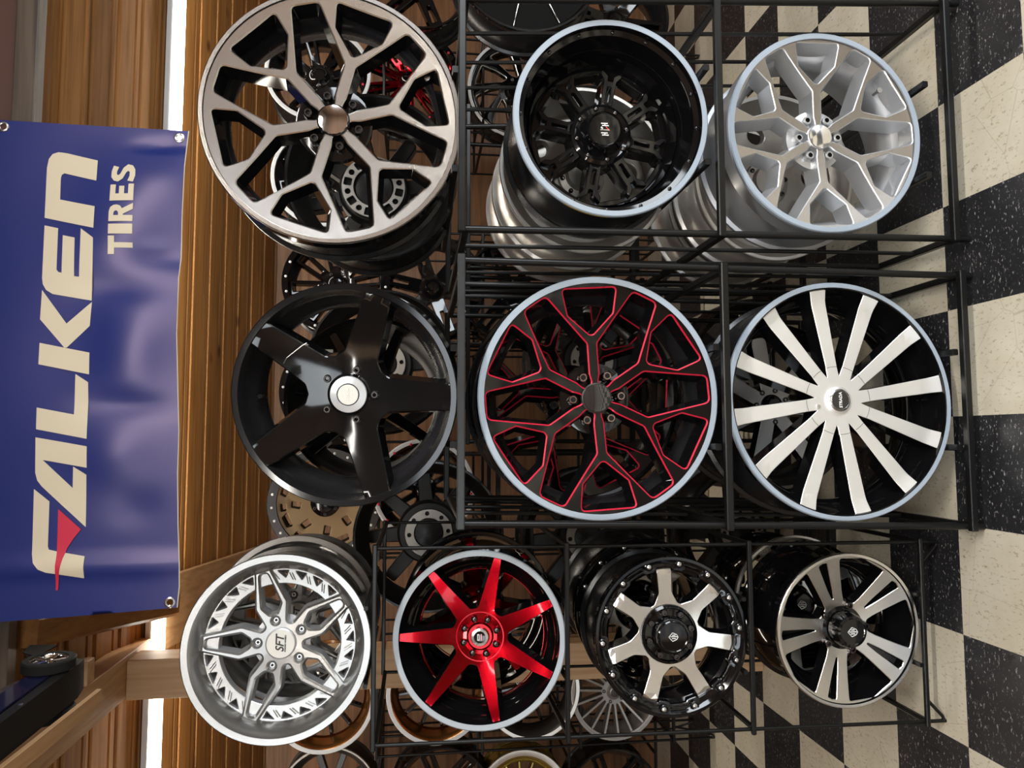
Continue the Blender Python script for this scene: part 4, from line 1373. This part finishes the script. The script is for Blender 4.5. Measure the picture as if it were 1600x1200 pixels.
# second line
def rails_for(x, levels, hs): return [(x, hs, z + 0.012) for z in levels]
for k, (cx, lab) in enumerate(((-0.385, 'tall black rack behind the left and middle racks'), (0.32, 'tall black rack behind the middle rack'), (1.02, 'tall black rack behind the right-hand rack'))):
    lv = ([1.2, 0.54, 0.04], [1.32, 0.60, 0.04], [1.32, 0.62, 0.04])[k]
    rack(lab, cx - .33, cx + .33, cx - .33, cx + .33, 2.88, 3.24, lv, 0.0085, 0.0085, [], rods=())
# third line by the wall
for k, (cx, lab) in enumerate(((-1.79, 'far rack by the wall at the bottom edge of the photo'), (-1.27, 'far rack by the wall below the left rack'), (-0.33, 'far rack by the wall under the tan mesh wheel'), (0.235, 'far rack by the wall behind the middle rack'),
                               (0.80, 'far rack by the wall behind the gap between middle and right racks'), (1.84, 'far rack by the wall at the top edge of the photo'))):
    rack(lab, cx - .25, cx + .25, cx - .25, cx + .25, (3.95 if k == 0 else 3.66), (4.48 if k == 0 else 4.25), [1.70, 1.19, 0.70, 0.22], 0.007, 0.006, rails_for(cx, [1.70, 1.19, 0.70, 0.22], .09), rods=(3.8, 3.95) if k else (4.1,), foot=True)

# ---------------------------------------------------------------- the room
T = 0.3048
XL, XR, YF_, YB = -3.3, 3.6, -4.7, 4.6
def struct(name, mb, mats, loc=(0, 0, 0)):
    return tag(mb.build(name, mats, None, loc), kind='structure')
mb = MB()
fx, fy = 0.0611, 1.8942
mb.box(XL - fx, XR - fx, YF_ - fy, YB - fy, -0.08, 0.0)
struct('floor', mb, M['floor'], (fx, fy, 0))
mb = MB(); mb.box(XL - 0.1, XR + 0.1, YB, YB + 0.1, 0, 2.9); struct('wall_back', mb, M['wall_wood'])
mb = MB(); mb.box(XL - 0.1, XL, YF_, YB, 0, 3.35); struct('wall_left', mb, M['side_wood'])
mb = MB(); mb.box(XR, XR + 0.1, YF_, -2.5, 0, 3.35); mb.box(XR, XR + 0.1, 0.1, YB, 0, 3.35); mb.box(XR, XR + 0.1, -2.5, 0.1, 0, 0.4); mb.box(XR, XR + 0.1, -2.5, 0.1, 2.2, 3.35); struct('wall_right', mb, M['side_wood'])
mb = MB()
mb.box(XL, XR, YF_ - 0.1, YF_, 0, 0.4); mb.box(XL, XR, YF_ - 0.1, YF_, 2.3, 3.35)
for a, b in ((XL, -3.1), (-0.7, XR)):
    mb.box(a, b, YF_ - 0.1, YF_, 0.4, 2.3)
struct('wall_front', mb, M['side_wood'])
ZJ, SL = 2.385, 0.242
def ceil_z(Y): return ZJ + SL * (YB - Y)
# sloping boarded ceiling: beaded grooves between boards
PITCHB, Y0B = 0.149, 2.756
prof = []
k0 = int((2.60 - Y0B) / PITCHB) - 1
for k in range(k0, k0 + 16):
    yc = k * PITCHB
    for dy, dz in ((-.030, 0), (-.0285, .016), (-.014, .016), (-.0125, .003), (.0125, .003), (.014, .016), (.0285, .016), (.030, 0)):
        prof.append((yc + dy, dz))
prof = [(y, z) for y, z in prof if 2.60 - Y0B < y < YB - Y0B]
mb = MB()
n = len(prof)
v = []
for x in (XL, XR):
    for y, z in prof:
        v.append((x, y, ceil_z(y + Y0B) + z - 2.4))
    for y, z in prof:
        v.append((x, y, ceil_z(y + Y0B) + 0.06 - 2.4))
f = []
for i in range(n - 1):
    f.append((i, i + 1, 2 * n + i + 1, 2 * n + i))
    f.append((n + i, 3 * n + i, 3 * n + i + 1, n + i + 1))
mb.add(v, f)
struct('ceiling', mb, M['ceil_wood'], (0, Y0B, 2.4))
mb = MB(); mb.box(XL, XR, YF_, 2.60, 3.25, 3.33); struct('ceiling_main', mb, M['ceil_dark'])
mb = MB(); mb.box(XL, XR, 2.60, 2.64, 2.86, 3.3); struct('wall_ridge', mb, M['roof_dark'])
mb = MB(); mb.box(XL, XR, 2.545, 2.60, 2.80, 2.872, b=0.004)
tag(mb.build('trim_purlin', M['purlin']), kind='structure')

# glowing tube lamp under the boards, and the ceiling lamps over the shop floor
YT = 3.43
zt = ceil_z(YT)
tl = empty('tube_lamp', (0, YT - 0.015, zt - 0.062), (-math.atan(SL), 0, 0))
tag(tl, 'long glowing white tube lamp under the pine board ceiling', 'tube lamp')
mb = MB(); mb.box(-2.9, 2.9, -0.062, 0.034, 0.025, 0.052, b=0.004); mb.build('lamp_housing', M['film_white'], tl)
mb = MB()
pp = []
for i in range(9):
    a = PI + PI * i / 8
    pp.append((0.027 * math.cos(a), 0.026 + 0.026 * math.sin(a)))
vv = [(x, y, z) for x in (-2.88, 2.88) for y, z in pp]
mb.add(vv, [(i, i + 1, 9 + i + 1, 9 + i) for i in range(8)] + [(0, 8, 17, 9), tuple(range(9)), tuple(range(17, 8, -1))])
mb.build('lamp_tube', M['led'], tl)
for lx, ly in LAMPS:
    l = empty('ceiling_lamp', (lx, ly, 3.25))
    tag(l, 'flat white ceiling lamp over the shop floor behind the photographer', 'ceiling lamp', 'ceiling lamps over the shop floor')
    mb = MB(); mb.box(-1.2, 1.2, -0.14, 0.14, -0.05, 0.0, b=0.005); mb.build('lamp_housing', M['film_white'], l)
    mb = MB(); mb.box(-1.15, 1.15, -0.10, 0.10, -0.056, -0.0505, b=0.001); mb.build('lamp_diffuser', M['lamp'], l)

TW = at_y(78, 1022, 2.40)             # hub of the toy car's rear wheel
# ---------------------------------------------------------------- timber post, beam, ledge and brace
def timber(name, label, cat, box, mat, b=0.004):
    mb = MB(); x0, x1, y0, y1, z0, z1 = box
    mb.box(x0 - (x0 + x1) / 2, x1 - (x0 + x1) / 2, y0 - (y0 + y1) / 2, y1 - (y0 + y1) / 2, 0, z1 - z0, b=b)
    return tag(mb.build(name, mat, None, ((x0 + x1) / 2, (y0 + y1) / 2, z0)), label, cat)
POST = timber('timber_post', 'square pale timber post standing on the chequered floor beneath the beam', 'post', (-1.020, -0.866, 3.10, 3.24, 0.0, 2.643), M['beam_z'])
mb = MB()
zb = at_y(599, 1025, 3.10).z
for q in ((-0.079, 0.079, -0.0725, -0.0705), (-0.079, 0.079, 0.0705, 0.0725), (-0.079, -0.0775, -0.0705, 0.0705), (0.0775, 0.079, -0.0705, 0.0705)):
    mb.box(*q, zb - 0.006, zb + 0.006)
mb.build('tape_band', M['red_mark'], POST, label='thin red tape band')
timber('timber_post', 'square timber post carrying the near end of the beam', 'post', (-1.0, -0.86, 0.2, 0.34, 0.0, 2.643), M['beam_z'])
timber('timber_beam', 'pale knotty timber beam running back under the pine ceiling', 'beam', (-1.015, -0.851, 0.18, 3.45, 2.645, 2.742), M['beam_y'])
timber('timber_ledge', 'thin pale wooden ledge strip along the top edge of the beam', 'ledge', (-0.850, -0.80, 0.9, 2.56, TW.z - 0.089, TW.z - 0.0728), M['beam_y'], b=0.002)
timber('timber_block', 'short pale timber block on the side of the beam', 'block', (-0.850, -0.765, 2.74, 2.80, 2.64, 2.815), M['beam_z'])
mb = MB()
Pa, Pb = at_y(38, 988, 2.62), at_y(264, 943, 3.38)
mb.tube((0, 0, 0), Pb - Pa, 0.05, square=True)
tag(mb.build('timber_brace', M['beam_dark'], None, Pa), 'brown timber brace half hidden behind the blue banner', 'brace')
# board lying along the slope next to the beam
mb = MB()
v = []
for y in (3.46, 4.58):
    for x in (-0.93, -0.615):
        for dz in (-0.036, -0.006):
            v.append((x, y, ceil_z(y) + dz))
mb.add(v, [(0, 2, 3, 1), (4, 5, 7, 6), (0, 1, 5, 4), (2, 6, 7, 3), (0, 4, 6, 2), (1, 3, 7, 5)])
tag(mb.build('timber_board', M['beam_y']), 'wide pale board fixed flat along the sloping pine ceiling', 'board')

# ---------------------------------------------------------------- toy car on the beam
toy = empty('toy_car', (-0.752, TW.y - 0.28, TW.z - 0.0726))
toy.scale = (0.66, 1.1, 1.1)
tag(toy, 'dark blue toy race car with silver spoked wheels, parked up on the beam', 'toy car')
# its sloped chassis, body, wheels and wing
def hull(name, secs, mat, lab=None):
    """secs: (y, half width at floor, half width at top, z0, z1) along the car"""
    mb = MB()
    v, f = [], []
    for (y, wb, wt, z0, z1) in secs:
        v += [(-wb, y, z0), (wb, y, z0), (wb * 1.02, y, z0 + (z1 - z0) * .5), (wt, y, z1), (-wt, y, z1), (-wb * 1.02, y, z0 + (z1 - z0) * .5)]
    for i in range(len(secs) - 1):
        for k in range(6):
            j = (k + 1) % 6
            f.append((i * 6 + k, i * 6 + j, i * 6 + 6 + j, i * 6 + 6 + k))
    f += [tuple(range(6)), tuple(reversed(range(len(v) - 6, len(v))))]
    mb.add(v, f)
    return mb.build(name, mat, toy, label=lab)
hull('chassis', [(-.42, .05, .05, .012, .03), (-.30, .07, .07, .010, .035), (.30, .078, .078, .010, .04), (.36, .07, .07, .02, .04)], M['rubber'])
hull('body_shell', [(-.43, .03, .02, .03, .045), (-.28, .075, .05, .035, .085), (-.08, .085, .06, .04, .11), (.06, .085, .045, .04, .155), (.2, .085, .045, .04, .15), (.33, .06, .04, .05, .12)], M['toy_blue'])
mb = MB()
for k, (x0, x1) in enumerate(((-.08, -.05), (.05, .08))):
    mb.box(x0, x1, .30, .36, .10, .13)
mb.box(-.115, .115, .32, .385, .150, .158, b=0.003)
for s in (-1, 1):
    mb.add([(s * .116, .30, .12), (s * .116, .40, .11), (s * .116, .41, .19), (s * .116, .34, .175), (s * .121, .30, .12), (s * .121, .40, .11), (s * .121, .41, .19), (s * .121, .34, .175)],
           [(0, 1, 2, 3), (7, 6, 5, 4), (0, 4, 5, 1), (1, 5, 6, 2), (2, 6, 7, 3), (3, 7, 4, 0)])
mb.build('rear_wing', M['rubber'], toy)
for s in (-1, 1):
    for y in (-.27, .255):
        mb = MB()
        mb.lathe([(.062, .0), (.066, .006), (.066, .044), (.062, .05), (.047, .05), (.047, .0)], 36, 0, closed=True)
        wo = mb.build('tyre', M['rubber'], toy, (s * .135, y, .066))
        wo.rotation_euler = (0, 0, math.radians(90 if s > 0 else -90))
        mb = MB()
        mb.lathe([(.047, .046), (.047, .004), (.043, .002), (.040, .010), (.040, .046)], 32, 0, closed=True)
        mb.lathe([(.012, .03), (.012, .006), (.006, .002), (0, .002)], 16, 0)
        for q in range(5):
            a = 2 * PI * q / 5
            mb.tube((.008 * math.cos(a), .012, .008 * math.sin(a)), (.042 * math.cos(a), .008, .042 * math.sin(a)), .006, 8, 0)
        mb.build('wheel_rim', M['chrome'], wo)
for (y, z) in ((-.05, .06), (.02, .02)):
    mb = MB(); mb.lathe([(0, 0), (.006, .002), (.006, .01), (0, .01)], 12, 0)
    o = mb.build('body_clip', M['bolt'], toy, (.080, y, z)); o.rotation_euler = (0, 0, math.radians(90))
toy.rotation_euler = (0, 0, math.radians(-2))

# ---------------------------------------------------------------- blue vinyl banner
YBAN = 2.43
BX, BZ = 0.27, 2.30
def px(x, y):
    p = at_y(x, y, YBAN)
    return (p.x - BX, p.z - BZ)
def bump_(x, z, cx, cz, rx, rz): return math.exp(-(((x - cx) / rx) ** 2 + ((z - cz) / rz) ** 2))
G1, G2, G3 = px(279, 214), px(267, 940), px(4, 197)
def wave(x, z):
    """how the hanging sheet bellies and creases"""
    w = 0.010 * math.sin(2.1 * x + 0.6) * (1 - 0.5 * z)
    w += -0.016 * bump_(x, z, 0.42, 0.16, 0.22, 0.13) + 0.012 * bump_(x, z, 0.22, 0.17, 0.05, 0.12) - 0.018 * bump_(x, z, 0.02, 0.13, 0.15, 0.11)
    w += 0.012 * bump_(x, z, -0.16, 0.13, 0.04, 0.12) - 0.010 * bump_(x, z, -0.32, 0.16, 0.09, 0.10) + 0.006 * bump_(x, z, -0.48, 0.10, 0.06, 0.08)
    w += 0.014 * bump_(x, z, G1[0] - 0.03, G1[1] + 0.05, 0.012, 0.07) - 0.012 * bump_(x, z, -0.66, 0.2, 0.03, 0.5)
    w += 0.003 * math.sin(9 * x + 4 * z) * math.sin(5 * z + 1)
    w += 0.016 * bump_(x, z, 0.33, 0.03, 0.05, 0.16) - 0.014 * bump_(x, z, 0.56, 0.02, 0.10, 0.14) - 0.012 * bump_(x, z, 0.12, 0.0, 0.10, 0.16)
    return w
edge_b = [(293, 203), (288, 260), (284, 330), (279, 400), (277, 433), (276, 520), (277, 600), (279, 674), (277, 740), (278, 820), (282, 880), (281, 915), (278, 948)]
outl = [px(-150, 178)] + [px(x, y) for x, y in edge_b] + [px(120, 962), px(0, 971), px(-150, 982)]
mb = MB()
plate(mb, [outl, circle(0.0095, 18, G1), circle(0.0085, 18, G2), circle(0.0095, 18, G3)], wave, 0.0008, grid=0.018, step=0.02)
banner = mb.build('vinyl_banner', [M['banner'], M['banner']], None, (BX, YBAN, BZ), angle=60)
tag(banner, 'blue vinyl banner with large cream lettering hanging from the ceiling', 'banner')
nt = M['banner'].node_tree
pb = nt.nodes['Principled BSDF']
pb.inputs['Specular Tint'].default_value = (1.0, 0.80, 0.98, 1)
tr = nt.nodes.new('ShaderNodeBsdfTranslucent')
tr.inputs['Color'].default_value = (0.50, 0.34, 0.62, 1)
ms = nt.nodes.new('ShaderNodeMixShader')
ms.inputs[0].default_value = 0.06
nt.links.new(pb.outputs[0], ms.inputs[1]); nt.links.new(tr.outputs[0], ms.inputs[2])
nt.links.new(ms.outputs[0], nt.nodes['Material Output'].inputs['Surface'])

def b1(l): return [(x / 3.3333, 200 + y / 3.3333) for x, y in l]
def b2(l): return [(x / 3.0, 560 + y / 3.0) for x, y in l]
def glyph(name, loops, mat, lab=None, rad=0.0):
    mb = MB()
    plate(mb, [fillet([px(*p) for p in l], rad, 3) if rad else [px(*p) for p in l] for l in loops], lambda x, z: wave(x, z) - 0.0022, 0.0007, grid=0.02, step=0.02)
    return mb.build(name, mat, banner, label=lab, angle=60)
glyph('letter', [b1([(508, 168), (345, 128), (300, 122), (270, 132), (250, 158), (240, 205), (228, 465), (490, 522), (497, 410), (310, 370), (313, 258), (318, 241), (332, 233), (503, 275)])], M['cream_ink'])
glyph('letter', [b1([(300, 520), (228, 505), (215, 780), (219, 812), (236, 842), (270, 863), (475, 898), (487, 572), (422, 523), (408, 773), (382, 770), (388, 570), (325, 557), (317, 752), (300, 748), (291, 736)])], M['cream_ink'])
glyph('letter', [b1([(215, 842), (205, 995), (332, 1143), (203, 1118)]) [:3] + [(139.5, 550.5)][:0] + b1([(345, 1143), (468, 1030), (477, 905), (343, 1018)])], M['cream_ink'])
glyph('letter', [[(61, 535.4), (140, 551), (139.5, 585), (59.3, 569)]], M['cream_ink'], 'upright stroke of the letter K')
glyph('letter', [b2([(172, 230), (170, 332), (411, 377), (414, 112), (353, 73), (347, 263)])], M['cream_ink'])
glyph('letter', [b2([(168, 370), (413, 412), (413, 512), (203, 476), (345, 607), (348, 507), (411, 545), (405, 790), (200, 600), (178, 572), (168, 535)])], M['cream_ink'])
glyph('letter', [b2([(163, 612), (236, 670), (229, 880), (234, 895), (270, 903), (403, 925), (401, 1028), (225, 1000), (190, 985), (165, 955), (156, 915)])], M['cream_ink'])
mb = MB()
plate(mb, [[px(*p) for p in b2([(278, 705), (384, 800), (350, 842), (322, 885), (302, 935), (288, 1000), (278, 1083), (268, 1085)])]], lambda x, z: wave(x, z) - 0.0036, 0.0007, grid=0.02, step=0.02)
mb.build('red_pennant', M['red_ink'], banner, label='red pennant in the first letter', angle=60)
def small(chars):
    """baseline runs up the frame; each entry: glyph loops, start y, end y"""
    for loops, ya, yb in chars:
        L = []
        for l in loops:
            q = []
            for u, v in l:
                y = ya + (yb - ya) * u
                xb = 206.5 + (397 - y) * 0.05
                xt = 168.5 + (397 - y) * 0.055
                q.append((xb + (xt - xb) * v, y))
            L.append(q)
        glyph('letter', L, M['cream_ink'])
Tg = [[(.36, 0), (.36, .74), (0, .74), (0, 1), (1, 1), (1, .74), (.64, .74), (.64, 0)]]
Ig = [[(0, 0), (0, 1), (1, 1), (1, 0)]]
Rg = [[(0, 0), (0, 1), (.56, 1), (.78, .95), (.9, .82), (.92, .68), (.86, .54), (.70, .45), (1, 0), (.66, 0), (.40, .40), (.33, .40), (.33, 0)], [(.33, .60), (.33, .80), (.46, .80), (.56, .76), (.59, .70), (.56, .64), (.46, .60)]]
Eg = [[(0, 0), (0, 1), (.97, 1), (.97, .77), (.42, .77), (.42, .62), (.88, .62), (.88, .40), (.42, .40), (.42, .23), (1, .23), (1, 0)]]
Sg = [[(.04, .06), (.10, .30), (.35, .22), (.55, .22), (.62, .29), (.55, .37), (.22, .50), (.06, .70), (.12, .88), (.32, 1.0), (.62, 1.0), (.92, .93), (.84, .70), (.60, .77), (.46, .77), (.40, .70), (.48, .62), (.80, .50), (.98, .32), (.92, .12), (.70, .0), (.36, -.02)]]
small([(Tg, 397, 369), (Ig, 366, 351), (Rg, 347, 319), (Eg, 315, 289), (Sg, 287, 257)])
for g in (G1, G2, G3):
    mb = MB()
    mb.lathe([(0.0085, 0.002), (0.0088, -0.003), (0.012, -0.0042), (0.016, -0.003), (0.0172, -0.0012), (0.0172, 0.002)], 28, 0, closed=True)
    mb.build('grommet', M['bolt'], banner, (g[0], wave(*g), g[1]))
mb = MB()
he = [px(x + 0.6, y) for x, y in edge_b]
mb.path([(x, wave(x, z) + 0.0008, z) for x, z in he], 0.0018, 6)
mb.build('hem', M['hem'], banner, label='frayed white bottom edge')

# wire twist and small tag on the five-spoke wheel
wt = MB()
c = at_y(464, 556, 1.80)
wt.path([at_y(443, 568, 1.845), at_y(448, 559, 1.835), at_y(472, 540, 1.835), at_y(479, 536, 1.832), at_y(482, 539, 1.83), at_y(476, 539, 1.83)], 0.0012, 6)
tag(wt.build('wire_twist', M['wire']), 'short twist of bright wire hooked on a spoke of the five-spoke black wheel', 'wire')
